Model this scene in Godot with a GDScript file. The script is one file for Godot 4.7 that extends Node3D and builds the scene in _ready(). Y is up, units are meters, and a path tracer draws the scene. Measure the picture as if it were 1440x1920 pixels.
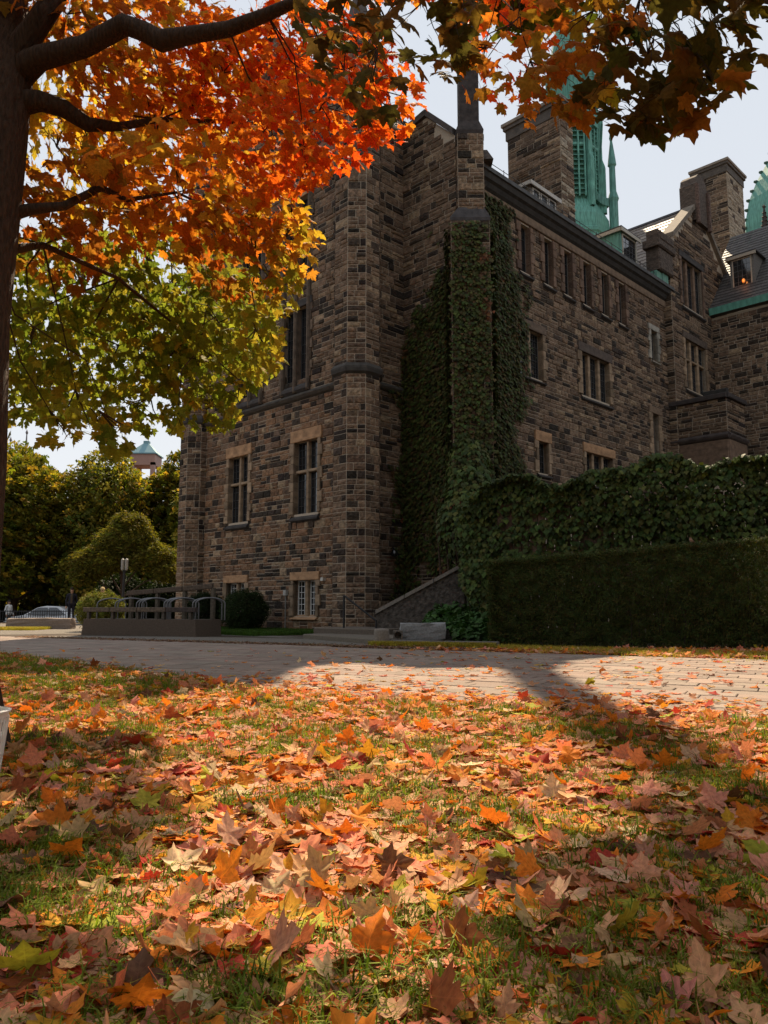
extends Node3D
# A stone college behind an autumn maple: y up, metres, camera near the origin looking along -z.

const UP := Vector3.UP
const DU := Vector3(0.70711, 0, -0.70711)   # along the long wing, away from the lawn
const DV := Vector3(-0.70711, 0, -0.70711)  # along the gable front, away from the lawn
const C0 := Vector3(-0.84, 0, -23.3)        # axis of the corner turret

var rng := RandomNumberGenerator.new()
var counts := {}
var mats := {}
var tex := {}
var eye := Vector3(0, 0.8, 0)

# ---------------------------------------------------------------- mesh collecting
class MB:
	var v := PackedVector3Array()
	var n := PackedVector3Array()
	var c := PackedColorArray()
	var t := PackedVector2Array()
	func tri(p: Vector3, q: Vector3, r: Vector3, col: Color) -> void:
		var m := (q - p).cross(r - p).normalized()
		v.append(p); v.append(r); v.append(q)
		n.append(m); n.append(m); n.append(m)
		c.append(col); c.append(col); c.append(col)
		t.append(Vector2.ZERO); t.append(Vector2.ZERO); t.append(Vector2.ZERO)
	func quad(p: Vector3, q: Vector3, r: Vector3, s: Vector3, col: Color) -> void:
		tri(p, q, r, col)
		tri(p, r, s, col)
	func stri(p: Vector3, q: Vector3, r: Vector3, np: Vector3, nq: Vector3, nr: Vector3, col: Color) -> void:
		v.append(p); v.append(r); v.append(q)
		n.append(np); n.append(nr); n.append(nq)
		c.append(col); c.append(col); c.append(col)
		t.append(Vector2.ZERO); t.append(Vector2.ZERO); t.append(Vector2.ZERO)
	func squad(p: Vector3, q: Vector3, r: Vector3, s: Vector3, np: Vector3, nq: Vector3, nr: Vector3, ns: Vector3, col: Color) -> void:
		stri(p, q, r, np, nq, nr, col)
		stri(p, r, s, np, nr, ns, col)
	# box spanned by three edges from a corner (x right, y up, z towards the viewer)
	func box(o: Vector3, ex: Vector3, ey: Vector3, ez: Vector3, col: Color) -> void:
		var a := o
		var b := o + ex
		var d := o + ey
		var e := o + ex + ey
		quad(a + ez, b + ez, e + ez, d + ez, col)
		quad(b, a, d, e, col)
		quad(a, a + ez, d + ez, d, col)
		quad(b + ez, b, e, e + ez, col)
		quad(d + ez, e + ez, e, d, col)
		quad(a, b, b + ez, a + ez, col)
	# box with chamfered edges round its z face
	func cbox(o: Vector3, ex: Vector3, ey: Vector3, ez: Vector3, k: float, col: Color) -> void:
		var ux := ex.normalized() * k
		var uy := ey.normalized() * k
		var uz := ez.normalized() * k
		var p := [o, o + ex, o + ex + ey, o + ey]
		var m := []
		var f := []
		for q in p:
			m.append(q + ez - uz)
		f.append(p[0] + ez + ux + uy); f.append(p[1] + ez - ux + uy); f.append(p[2] + ez - ux - uy); f.append(p[3] + ez + ux - uy)
		quad(f[0], f[1], f[2], f[3], col)
		for i in 4:
			var j := (i + 1) % 4
			quad(m[i], m[j], f[j], f[i], col)
			quad(p[i], p[j], m[j], m[i], col)
		quad(p[1], p[0], p[3], p[2], col)
	func tube(pts: Array, rad: Array, sides: int, col: Color, bump := 0.0) -> void:
		var rings := []
		var norms := []
		var x := Vector3.ZERO
		for i in pts.size():
			var d: Vector3 = (pts[min(i + 1, pts.size() - 1)] - pts[max(i - 1, 0)]).normalized()
			if x == Vector3.ZERO:
				x = d.cross(Vector3(0.31, 0.2, 0.93)).normalized()
			x = (x - d * x.dot(d)).normalized()
			var y := d.cross(x)
			var ring := []
			var nr := []
			for k in sides:
				var a := TAU * k / sides
				var dir := x * cos(a) + y * sin(a)
				var r: float = rad[i] * (1.0 + bump * sin(k * 2.3 + i * 1.7) * cos(k * 5.1 - i))
				ring.append(pts[i] + dir * r)
				nr.append(dir)
			rings.append(ring)
			norms.append(nr)
		for i in pts.size() - 1:
			for k in sides:
				var j := (k + 1) % sides
				squad(rings[i][k], rings[i][j], rings[i + 1][j], rings[i + 1][k], norms[i][k], norms[i][j], norms[i + 1][j], norms[i + 1][k], col)
		for k in range(1, sides - 1):
			tri(rings[0][0], rings[0][k + 1], rings[0][k], col)
			tri(rings[-1][0], rings[-1][k], rings[-1][k + 1], col)
	# profile of [radius, height] turned about the y axis through o
	func lathe(o: Vector3, prof: Array, sides: int, col: Color, turn := 0.0, flat := false) -> void:
		for i in prof.size() - 1:
			var r0: float = prof[i][0]
			var r1: float = prof[i + 1][0]
			var h0: float = prof[i][1]
			var h1: float = prof[i + 1][1]
			for k in sides:
				var a := TAU * k / sides + turn
				var b := TAU * (k + 1) / sides + turn
				var da := Vector3(sin(a), 0, cos(a))
				var db := Vector3(sin(b), 0, cos(b))
				var p := o + da * r0 + Vector3.UP * h0
				var q := o + db * r0 + Vector3.UP * h0
				var r := o + db * r1 + Vector3.UP * h1
				var s := o + da * r1 + Vector3.UP * h1
				if flat:
					if r0 > 0.0001:
						tri(p, q, r, col)
					if r1 > 0.0001:
						tri(p, r, s, col)
				else:
					var sl := Vector2(h1 - h0, r0 - r1).normalized()
					var na := da * sl.x + Vector3.UP * sl.y
					var nb := db * sl.x + Vector3.UP * sl.y
					if r0 > 0.0001:
						stri(p, q, r, na, nb, nb, col)
					if r1 > 0.0001:
						stri(p, r, s, na, nb, na, col)
	func done(off: Vector3) -> ArrayMesh:
		if off != Vector3.ZERO:
			for i in v.size():
				v[i] -= off
		var a := []
		a.resize(Mesh.ARRAY_MAX)
		a[Mesh.ARRAY_VERTEX] = v
		a[Mesh.ARRAY_NORMAL] = n
		a[Mesh.ARRAY_COLOR] = c
		a[Mesh.ARRAY_TEX_UV] = t
		var m := ArrayMesh.new()
		m.add_surface_from_arrays(Mesh.PRIMITIVE_TRIANGLES, a)
		return m

# ---------------------------------------------------------------- nodes
func numbered(called: String) -> String:
	var k: int = counts.get(called, 0)
	counts[called] = k + 1
	return called if k == 0 else "%s_%03d" % [called, k]

func tag(o: Node, label: String, category: String, group := "", kind := "") -> void:
	if label:
		o.set_meta("label", label)
	if category:
		o.set_meta("category", category)
	if group:
		o.set_meta("group", group)
	if kind:
		o.set_meta("kind", kind)

func thing(called: String, label: String, category: String, at: Vector3, group := "", kind := "") -> Node3D:
	var o := Node3D.new()
	o.name = numbered(called)
	add_child(o)
	o.position = at
	tag(o, label, category, group, kind)
	return o

func part(called: String, parent: Node, at := Vector3.ZERO) -> Node3D:
	var o := Node3D.new()
	o.name = called
	parent.add_child(o, true)
	o.position = at - origin(parent)
	return o

func origin(n: Node) -> Vector3:
	var p := Vector3.ZERO
	while n != null and n != self:
		if n is Node3D:
			p += n.position
		n = n.get_parent()
	return p

func emit(mb: MB, called: String, m: Material, parent: Node) -> MeshInstance3D:
	var o := MeshInstance3D.new()
	o.name = numbered(called) if parent == self else called
	o.mesh = mb.done(origin(parent))
	o.material_override = m
	parent.add_child(o, true)
	return o

func scatter(called: String, mesh: Mesh, m: Material, xf: Array, cols: PackedColorArray, parent: Node) -> MultiMeshInstance3D:
	var mm := MultiMesh.new()
	mm.transform_format = MultiMesh.TRANSFORM_3D
	mm.use_colors = true
	mm.mesh = mesh
	mm.instance_count = xf.size()
	var off := origin(parent)
	for i in xf.size():
		var t: Transform3D = xf[i]
		t.origin -= off
		mm.set_instance_transform(i, t)
		mm.set_instance_color(i, cols[i])
	var o := MultiMeshInstance3D.new()
	o.name = called
	o.multimesh = mm
	o.material_override = m
	o.set_meta("kind", "stuff")
	parent.add_child(o, true)
	return o

# ---------------------------------------------------------------- textures and materials
func noise_tex(key: String, size: int, freq: float, oct: int, lo: float, hi: float, seed_: int, shade := true) -> ImageTexture:
	var f := FastNoiseLite.new()
	f.seed = seed_
	f.noise_type = FastNoiseLite.TYPE_SIMPLEX_SMOOTH
	f.frequency = freq
	f.fractal_octaves = oct
	var im := f.get_seamless_image(size, size)
	im.convert(Image.FORMAT_RGB8)
	var d := im.get_data()
	for i in d.size():
		var g := lo + (hi - lo) * clampf((d[i] / 255.0 - 0.5) * 1.35 + 0.5, 0.0, 1.0)
		d[i] = int(255.0 * (pow(g, 0.4545) if shade else g))
	var t := ImageTexture.create_from_image(Image.create_from_data(size, size, false, Image.FORMAT_RGB8, d))
	tex[key] = t
	return t

func lin(r: float, g: float, b: float) -> Color:
	return Color(r, g, b).linear_to_srgb()

func mat(key: String, col: Color, rough: float, tx := "", scale := 1.0, relief := 0.0, rtx := "", vc := false) -> StandardMaterial3D:
	var m := StandardMaterial3D.new()
	m.resource_name = key
	m.albedo_color = col
	m.roughness = rough
	m.vertex_color_use_as_albedo = vc
	m.metallic_specular = 0.4
	if tx:
		m.albedo_texture = tex[tx]
	if rtx:
		m.heightmap_enabled = true
		m.heightmap_texture = tex[rtx]
		m.heightmap_scale = relief
	if tx or rtx:
		m.uv1_triplanar = true
		m.uv1_world_triplanar = true
		m.uv1_scale = Vector3.ONE * scale
	mats[key] = m
	return m

func leaf_mat(key: String, back: Color, tx := "vein", rough := 0.55) -> StandardMaterial3D:
	var m := StandardMaterial3D.new()
	m.resource_name = key
	m.roughness = rough
	m.metallic_specular = 0.2
	m.vertex_color_use_as_albedo = true
	m.cull_mode = BaseMaterial3D.CULL_DISABLED
	m.backlight_enabled = true
	m.backlight = back
	if tx:
		m.albedo_texture = tex[tx]
	mats[key] = m
	return m

func make_textures() -> void:
	noise_tex("rock", 512, 0.012, 5, 0.3, 1.0, 11)
	noise_tex("rockh", 512, 0.02, 5, 0.0, 1.0, 12, false)
	noise_tex("fine", 512, 0.06, 4, 0.6, 1.0, 13)
	noise_tex("bark", 256, 0.03, 4, 0.35, 1.0, 14)
	noise_tex("soil", 512, 0.03, 5, 0.3, 1.0, 15)
	noise_tex("streak", 256, 0.02, 4, 0.45, 1.0, 16)
	# leaf blade: midrib, side ribs and blotches, in greys
	var s := 256
	var im := Image.create(s, s, false, Image.FORMAT_RGB8)
	var f := FastNoiseLite.new()
	f.seed = 5
	f.frequency = 0.025
	f.fractal_octaves = 4
	var ribs := [[0.0, 0.02, 0.0, 0.98], [0.0, 0.04, 0.56, 0.42], [0.0, 0.04, -0.56, 0.42], [0.0, 0.03, 0.34, -0.09], [0.0, 0.03, -0.34, -0.09],
		[0.0, 0.4, 0.24, 0.62], [0.0, 0.4, -0.24, 0.62], [0.22, 0.18, 0.4, 0.19], [-0.22, 0.18, -0.4, 0.19], [0.0, 0.6, 0.14, 0.74], [0.0, 0.6, -0.14, 0.74], [0.3, 0.24, 0.36, 0.44], [-0.3, 0.24, -0.36, 0.44]]
	for j in s:
		for i in s:
			var p := Vector2((float(i) / s - 0.5) * 1.25, float(j) / s * 1.2 - 0.14)
			var d := 1.0
			for q in ribs.size():
				var r: Array = ribs[q]
				var a := Vector2(r[0], r[1])
				var b := Vector2(r[2], r[3])
				var t := clampf((p - a).dot(b - a) / (b - a).length_squared(), 0, 1)
				d = minf(d, p.distance_to(a + (b - a) * t) * (1.0 if q < 5 else 1.7) + 0.006 * t)
			var g := 0.78 + 0.26 * f.get_noise_2d(i, j) + 0.08 * f.get_noise_2d(i * 5, j * 5)
			g = lerpf(1.0, g, clampf(d / 0.018, 0, 1))
			g = pow(clampf(g, 0.0, 1.0), 0.4545)
			im.set_pixel(i, j, Color(g, g * (0.98 + 0.04 * f.get_noise_2d(j, i)), g))
	tex["vein"] = ImageTexture.create_from_image(im)

func make_materials() -> void:
	mat("stone", Color.WHITE, 0.92, "rock", 0.9, 2.2, "rockh", true)
	mat("dressed", Color.WHITE, 0.9, "streak", 0.7, 0.6, "rockh", true)
	mat("mortar", lin(0.46, 0.38, 0.29), 0.95, "fine", 1.2, 0.5, "rockh")
	mat("paint", Color.WHITE, 0.6, "fine", 0.5, 0.0, "", true)
	mat("slate", Color.WHITE, 0.6, "streak", 1.5, 0.4, "rockh", true)
	mat("copper", Color.WHITE, 0.75, "streak", 0.35, 0.3, "rockh", true).uv1_scale = Vector3(1.6, 0.22, 1.6)
	mat("iron", lin(0.015, 0.015, 0.016), 0.5, "fine", 3.0)
	mat("lead", lin(0.05, 0.05, 0.052), 0.6)
	mat("whitelead", lin(0.5, 0.5, 0.48), 0.6)
	mat("concrete", Color.WHITE, 0.92, "fine", 0.6, 0.5, "rockh", true)
	mat("timber", Color.WHITE, 0.85, "bark", 1.5, 0.6, "bark", true)
	mat("paver", Color.WHITE, 0.9, "fine", 2.0, 0.35, "rockh", true)
	mat("soil", lin(0.085, 0.06, 0.04), 1.0, "soil", 0.7, 3.0, "soil")
	mat("bed", lin(0.17, 0.135, 0.105), 1.0, "soil", 1.5, 1.5, "soil")
	mat("gravel", lin(0.22, 0.19, 0.155), 1.0, "soil", 2.5, 2.5, "fine")
	mat("bark", lin(0.075, 0.044, 0.027), 0.95, "bark", 2.2, 4.0, "bark")
	mats.bark.uv1_scale = Vector3(6, 1.4, 6)
	mat("wood_dark", lin(0.04, 0.028, 0.02), 0.95, "bark", 2.0, 1.0, "bark")
	mat("core", lin(0.075, 0.06, 0.038), 1.0, "bark", 3.0)
	mat("innerstone", lin(0.2, 0.16, 0.12), 1.0)
	mat("cloth", Color.WHITE, 0.9, "", 1.0, 0.0, "", true)
	var g := mat("glass", lin(0.012, 0.014, 0.016), 0.06)
	g.metallic_specular = 0.75
	var st := mat("steel", lin(0.15, 0.15, 0.155), 0.45)
	st.metallic = 0.9
	var cp := mat("carpaint", lin(0.6, 0.61, 0.63), 0.25)
	cp.clearcoat_enabled = true
	var pl := mat("plastic", lin(0.78, 0.76, 0.70), 0.45)
	pl.backlight_enabled = true
	pl.backlight = Color(0.35, 0.34, 0.3)
	mat("rubber", lin(0.02, 0.02, 0.02), 0.8)
	leaf_mat("leaf", Color(1, 0.98, 0.9), "vein", 0.7)
	leaf_mat("litter", Color(0.82, 0.74, 0.64), "vein", 0.7)
	leaf_mat("green", Color(0.75, 0.8, 0.5), "", 0.65).metallic_specular = 0.2
	leaf_mat("far", Color(1.0, 0.98, 0.6), "", 0.6)
	leaf_mat("ivy", Color(0.5, 0.55, 0.3), "", 0.6).metallic_specular = 0.25
	leaf_mat("grass", Color(0.9, 0.95, 0.55), "", 0.6)

# ---------------------------------------------------------------- leaves
const HALF := [[0.15, -0.06], [0.35, -0.10], [0.33, 0.02], [0.28, 0.09], [0.45, 0.16], [0.50, 0.28], [0.61, 0.44], [0.43, 0.43], [0.38, 0.51], [0.20, 0.47], [0.28, 0.63], [0.23, 0.69], [0.14, 0.74], [0.08, 0.87]]

func maple_leaf(curl: float, fold: float, wave: float, seed_: int, stem := true) -> ArrayMesh:
	var r := RandomNumberGenerator.new()
	r.seed = seed_
	var out := [Vector2(0, 0)]
	for h in HALF:
		out.append(Vector2(h[0] * r.randf_range(0.9, 1.08), h[1] + r.randf_range(-0.02, 0.02)))
	out.append(Vector2(0, 1.0))
	for i in HALF.size():
		var h: Array = HALF[HALF.size() - 1 - i]
		out.append(Vector2(-h[0] * r.randf_range(0.9, 1.08), h[1] + r.randf_range(-0.02, 0.02)))
	var mid := Vector2(0, 0.3)
	var ph := r.randf() * TAU
	var lift := func(p: Vector2) -> Vector3:
		var q := p - mid
		var y := curl * q.length_squared() * (1.0 + 0.6 * sin(3.0 * q.angle() + ph)) + fold * absf(p.x) + wave * sin(q.angle() * 5.0 + ph) * q.length() + wave * 0.5 * sin(q.angle() * 9.0 - ph * 2.0) * q.length()
		return Vector3(p.x, y, -p.y)
	var nrm := func(p: Vector2) -> Vector3:
		var e := 0.02
		var a: Vector3 = lift.call(p + Vector2(e, 0)) - lift.call(p - Vector2(e, 0))
		var b: Vector3 = lift.call(p + Vector2(0, e)) - lift.call(p - Vector2(0, e))
		return a.cross(b).normalized()
	var mb := MB.new()
	var add := func(p: Vector2, q: Vector2, s: Vector2) -> void:
		mb.stri(lift.call(p), lift.call(q), lift.call(s), nrm.call(p), nrm.call(q), nrm.call(s), Color.WHITE)
		var k := mb.t.size()
		var i := 0
		for w in [p, s, q]:
			mb.t[k - 3 + i] = Vector2(w.x / 1.25 + 0.5, (w.y + 0.14) / 1.2)
			i += 1
	for i in out.size():
		var p: Vector2 = out[i]
		var q: Vector2 = out[(i + 1) % out.size()]
		var pi := mid.lerp(p, 0.55)
		var qi := mid.lerp(q, 0.55)
		add.call(mid, pi, qi)
		add.call(pi, p, q)
		add.call(pi, q, qi)
	if stem:
		var base: Vector3 = lift.call(Vector2(0, 0.0))
		mb.tube([base, base + Vector3(0.03, 0.03, 0.3), base + Vector3(0.1, -0.02, 0.62)], [0.011, 0.009, 0.012], 3, Color(0.7, 0.45, 0.4))
	return mb.done(Vector3.ZERO)

# plain pointed leaf, tip along -z
func small_leaf(w: float, bend: float) -> MB:
	var mb := MB.new()
	var a := Vector3(0, 0, 0)
	var t := Vector3(0, -bend, -1)
	var l := Vector3(-w, bend * 0.5, -0.42)
	var r := Vector3(w, bend * 0.5, -0.42)
	var m := Vector3(0, 0, -0.45)
	mb.tri(a, r, m, Color.WHITE); mb.tri(r, t, m, Color.WHITE); mb.tri(t, l, m, Color.WHITE); mb.tri(l, a, m, Color.WHITE)
	return mb

func lobed_leaf() -> ArrayMesh:
	var mb := MB.new()
	var o := [Vector3(0, 0, 0.02), Vector3(0.3, -0.02, 0.1), Vector3(0.52, -0.06, -0.28), Vector3(0.34, 0, -0.5), Vector3(0.24, 0, -0.66), Vector3(0, -0.08, -1.0), Vector3(-0.24, 0, -0.66), Vector3(-0.34, 0, -0.5), Vector3(-0.52, -0.06, -0.28), Vector3(-0.3, -0.02, 0.1)]
	var m := Vector3(0, 0.06, -0.35)
	for i in o.size():
		mb.tri(m, o[i], o[(i + 1) % o.size()], Color.WHITE)
	return mb.done(Vector3.ZERO)

# a spray of small leaves round a short twig, about one unit across
func spray(n: int, w: float, len_: float, seed_: int) -> ArrayMesh:
	var r := RandomNumberGenerator.new()
	r.seed = seed_
	var mb := MB.new()
	for i in n:
		var one := small_leaf(w, 0.1)
		var b := Basis.from_euler(Vector3(r.randf_range(-1.0, 1.0), r.randf() * TAU, r.randf_range(-0.9, 0.9)))
		var s := len_ * r.randf_range(0.7, 1.2)
		var o := Vector3(r.randf_range(-0.35, 0.35), r.randf_range(-0.3, 0.3), r.randf_range(-0.35, 0.35))
		var tint := r.randf_range(0.75, 1.15)
		for k in one.v.size():
			mb.v.append(b * one.v[k] * s + o)
			mb.n.append(b * one.n[k])
			mb.c.append(Color(tint, tint, tint))
			mb.t.append(Vector2.ZERO)
	return mb.done(Vector3.ZERO)

func facing(tip: Vector3, nor: Vector3, roll: float, s: float, at: Vector3) -> Transform3D:
	var z := -tip.normalized()
	var x := nor.cross(z)
	if x.length() < 0.01:
		x = Vector3.RIGHT
	x = x.normalized()
	var b := Basis(x, z.cross(x), z).rotated(tip.normalized(), roll)
	return Transform3D(b.scaled(Vector3.ONE * s), at)

func ball() -> Vector3:
	while true:
		var p := Vector3(rng.randf_range(-1, 1), rng.randf_range(-1, 1), rng.randf_range(-1, 1))
		if p.length_squared() <= 1.0:
			return p
	return Vector3.ZERO

func vary(c: Array, k: float) -> Color:
	var b := 1.0 + rng.randf_range(-k, k)
	return Color(c[0] * b * (1 + rng.randf_range(-k, k) * 0.4), c[1] * b * (1 + rng.randf_range(-k, k) * 0.6), c[2] * b)

func _ready() -> void:
	rng.seed = 20
	setup_camera()
	make_textures()
	make_materials()
	build_ground()
	build_college()
	build_hedge_and_vines()
	build_steps()
	build_courtyard()
	build_background()
	build_maple()
	build_lawn()
	build_fallen()

func setup_camera() -> void:
	var cam := Camera3D.new()
	cam.name = "camera"
	add_child(cam)
	cam.position = eye
	cam.rotation_degrees.x = 7.05
	cam.fov = 67.38
	cam.near = 0.05
	cam.far = 600.0
	cam.current = true
	var sun := DirectionalLight3D.new()
	sun.name = "sun"
	add_child(sun)
	var el := deg_to_rad(51.0)
	var az := deg_to_rad(4.0)
	var s := Vector3(sin(az) * cos(el), sin(el), -cos(az) * cos(el))
	sun.basis = Basis.looking_at(-s)
	sun.light_energy = 1.6
	sun.light_color = Color(1.0, 0.91, 0.78)
	sun.light_angular_distance = 0.7
	sun.shadow_enabled = true
	var sk := ProceduralSkyMaterial.new()
	sk.sky_top_color = Color(0.61, 0.63, 0.66)
	sk.sky_horizon_color = Color(0.70, 0.707, 0.71)
	sk.sky_curve = 0.2
	sk.ground_bottom_color = Color(0.2, 0.18, 0.15)
	sk.ground_horizon_color = Color(0.7, 0.74, 0.8)
	sk.sun_angle_max = 25.0
	sk.sun_curve = 0.12
	var sky := Sky.new()
	sky.sky_material = sk
	var env := Environment.new()
	env.background_mode = Environment.BG_SKY
	env.sky = sky
	env.tonemap_mode = Environment.TONE_MAPPER_LINEAR
	env.tonemap_exposure = 2.15
	env.sdfgi_enabled = true
	env.ssao_enabled = true
	env.ssil_enabled = true
	var we := WorldEnvironment.new()
	we.name = "world_environment"
	we.environment = env
	add_child(we)

# ---------------------------------------------------------------- ground
const FRONT := [[-24.0, -29.0], [-14.0, -20.4], [-6.31, -12.82], [-2.04, -8.34], [-0.84, -6.9], [1.29, -5.75], [2.5, -5.14], [6.0, -3.3], [12.0, -0.2]]
const BACK := [[-26.0, -31.0], [-10.2, -20.65], [-2.47, -16.36], [0.0, -14.4], [5.69, -11.58], [12.0, -8.2]]
const EDGE := [[-9.0, -21.6], [-5.0, -20.9], [-1.9, -19.6], [-0.1, -16.5], [2.2, -15.5], [6.6, -12.7], [12.0, -9.3]]
const PD := Vector2(0.88, 0.475)
var path_poly := PackedVector2Array()
var gravel_poly := PackedVector2Array()

func poly_of(a: Array, b: Array) -> PackedVector2Array:
	var p := PackedVector2Array()
	for q in a:
		p.append(Vector2(q[0], q[1]))
	var r := b.duplicate()
	r.reverse()
	for q in r:
		p.append(Vector2(q[0], q[1]))
	return p

func sheet(poly: PackedVector2Array, y: float) -> MB:
	var mb := MB.new()
	var ix := Geometry2D.triangulate_polygon(poly)
	for i in range(0, ix.size(), 3):
		var p := []
		for k in 3:
			p.append(Vector3(poly[ix[i + k]].x, y, poly[ix[i + k]].y))
		if (p[1] - p[0]).cross(p[2] - p[0]).y < 0:
			mb.tri(p[0], p[2], p[1], Color.WHITE)
		else:
			mb.tri(p[0], p[1], p[2], Color.WHITE)
	return mb

func build_ground() -> void:
	path_poly = poly_of(FRONT, BACK)
	gravel_poly = poly_of(BACK.slice(1), EDGE)
	var g := MB.new()
	var zs := [200.0, -41.0, -44.0, -400.0]
	var ys := [0.0, 0.0, -0.7, -0.7]
	for i in 3:
		g.quad(Vector3(-400, ys[i], zs[i]), Vector3(400, ys[i], zs[i]), Vector3(400, ys[i + 1], zs[i + 1]), Vector3(-400, ys[i + 1], zs[i + 1]), Color.WHITE)
	emit(g, "ground", mats.soil, self).set_meta("kind", "structure")
	var gs := emit(sheet(gravel_poly, 0.006), "gravel_strip", mats.gravel, self)
	gs.set_meta("kind", "structure")
	var side := PackedVector2Array([Vector2(-9, -27.5), Vector2(-5.3, -22.6), Vector2(-2.7, -20.2), Vector2(-1.9, -20.4), Vector2(-4.4, -23.0), Vector2(-8, -28.4)])
	emit(sheet(side, 0.008), "side_path", mats.gravel, self).set_meta("kind", "structure")
	var plaza := PackedVector2Array([Vector2(-11.2, -22.2), Vector2(-9.0, -23.5), Vector2(-9.0, -30), Vector2(-12, -37), Vector2(-26, -37), Vector2(-26, -31.6)])
	emit(sheet(plaza, 0.005), "sandy_yard", mats.gravel, self).set_meta("kind", "structure")
	var path := thing("path", "", "", Vector3(0, 0, -9), "", "structure")
	emit(sheet(path_poly, 0.009), "bedding", mats.bed, path)
	var list := []
	var cuts := [PD, Vector2(-PD.y, PD.x)]
	for r in range(-110, 50):
		var off := fposmod(r * 0.137, 0.42)
		for k in range(-80, 60):
			var a := k * 0.42 + off
			var b := r * 0.28
			var c: Vector2 = cuts[0] * a + cuts[1] * b
			if c.y > 0.5 or c.y < -31 or absf(c.x) > absf(c.y) * 0.55 + 4.5 or c.x > 11:
				continue
			if Geometry2D.is_point_in_polygon(c, path_poly):
				var seen := 1.0 if absf(c.x) < absf(c.y) * 0.52 and c.y < -4.0 else 0.01
				list.append([seen / pow(c.length(), 3.0), c])
	list.sort_custom(func(x, y): return x[0] > y[0])
	var rest := MB.new()
	var e := Vector3(PD.x, 0, PD.y)
	var w := Vector3(PD.y, 0, -PD.x)
	for i in list.size():
		var c: Vector2 = list[i][1]
		var mb := MB.new() if i < 300 else rest
		var g0 := rng.randf_range(0.8, 1.12)
		var pink := rng.randf_range(0.0, 0.03)
		var col := Color(0.27 * g0 + pink, 0.213 * g0, 0.168 * g0)
		var tilt := UP * 0.022 + e * rng.randf_range(-0.0006, 0.0006)
		var o := Vector3(c.x, rng.randf_range(0.004, 0.0105), c.y)
		var ex := e * (0.413 - rng.randf() * 0.006)
		var ey := w * (0.273 - rng.randf() * 0.005)
		mb.cbox(o - ex * 0.5 - ey * 0.5, ex, ey, tilt, 0.006, col)
		if i < 300:
			emit(mb, "paver", mats.paver, path)
	emit(rest, "pavers", mats.paver, path).set_meta("kind", "stuff")

# ---------------------------------------------------------------- college walls
var stones := []
var courses := []

func frame(o: Vector3, e: Vector3, w: float) -> Dictionary:
	return {"o": o, "e": e, "n": Vector3(-e.z, 0, e.x), "w": w}

func pt(f: Dictionary, u: float, y: float, k: float) -> Vector3:
	return f.o + f.e * u + UP * y + f.n * k

# sheet behind the stones, with holes and their reveals
func backing(mb: MB, f: Dictionary, y0: float, y1: float, holes: Array, deep := 0.26) -> void:
	var us := [0.0, f.w]
	var ys := [y0, y1]
	for h in holes:
		us.append(h[0]); us.append(h[1]); ys.append(h[2]); ys.append(h[3])
	us.sort(); ys.sort()
	for i in us.size() - 1:
		for j in ys.size() - 1:
			if us[i + 1] - us[i] < 0.001 or ys[j + 1] - ys[j] < 0.001:
				continue
			var u: float = (us[i] + us[i + 1]) * 0.5
			var y: float = (ys[j] + ys[j + 1]) * 0.5
			var open := false
			for h in holes:
				open = open or (u > h[0] and u < h[1] and y > h[2] and y < h[3])
			if not open:
				mb.quad(pt(f, us[i], ys[j], 0), pt(f, us[i + 1], ys[j], 0), pt(f, us[i + 1], ys[j + 1], 0), pt(f, us[i], ys[j + 1], 0), Color.WHITE)
	for h in holes:
		var a := [pt(f, h[0], h[2], 0), pt(f, h[1], h[2], 0), pt(f, h[1], h[3], 0), pt(f, h[0], h[3], 0)]
		for i in 4:
			var j := (i + 1) % 4
			mb.quad(a[j], a[i], a[i] - f.n * deep, a[j] - f.n * deep, Color.WHITE)

# lay squared rubble in courses; keeps clear of the holes and under top(u)
func lay(owner_: Node, f: Dictionary, y0: float, y1: float, holes: Array, warm: float, top = null, lmin := 0.24, lmax := 0.75, shown := true, end0 := 0.0, end1 := 0.0) -> void:
	for c in courses.size() - 1:
		var a: float = maxf(courses[c], y0)
		var b: float = minf(courses[c + 1], y1)
		if b - a < 0.07:
			continue
		var spans := [[end0, f.w - end1]]
		for h in holes:
			if h[3] > a + 0.01 and h[2] < b - 0.01:
				var next := []
				for s in spans:
					if h[1] <= s[0] or h[0] >= s[1]:
						next.append(s)
						continue
					if h[0] - s[0] > 0.06:
						next.append([s[0], h[0]])
					if s[1] - h[1] > 0.06:
						next.append([h[1], s[1]])
				spans = next
		for s in spans:
			var u: float = s[0]
			while u < s[1] - 0.01:
				var l := rng.randf_range(lmin, lmax)
				if s[1] - u - l < lmin * 0.8:
					l = s[1] - u
				var two := rng.randf() < 0.3 and b - a > 0.2 and l > 0.26
				if top == null or (top.call(u) >= b - 0.03 and top.call(u + l) >= b - 0.03):
					if two:
						var m := lerpf(a, b, rng.randf_range(0.4, 0.6))
						stones.append([0.0, f, u, u + l, a, m, owner_, warm, shown])
						stones.append([0.0, f, u, u + l, m, b, owner_, warm, shown])
					else:
						stones.append([0.0, f, u, u + l, a, b, owner_, warm, shown])
				u += l

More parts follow.
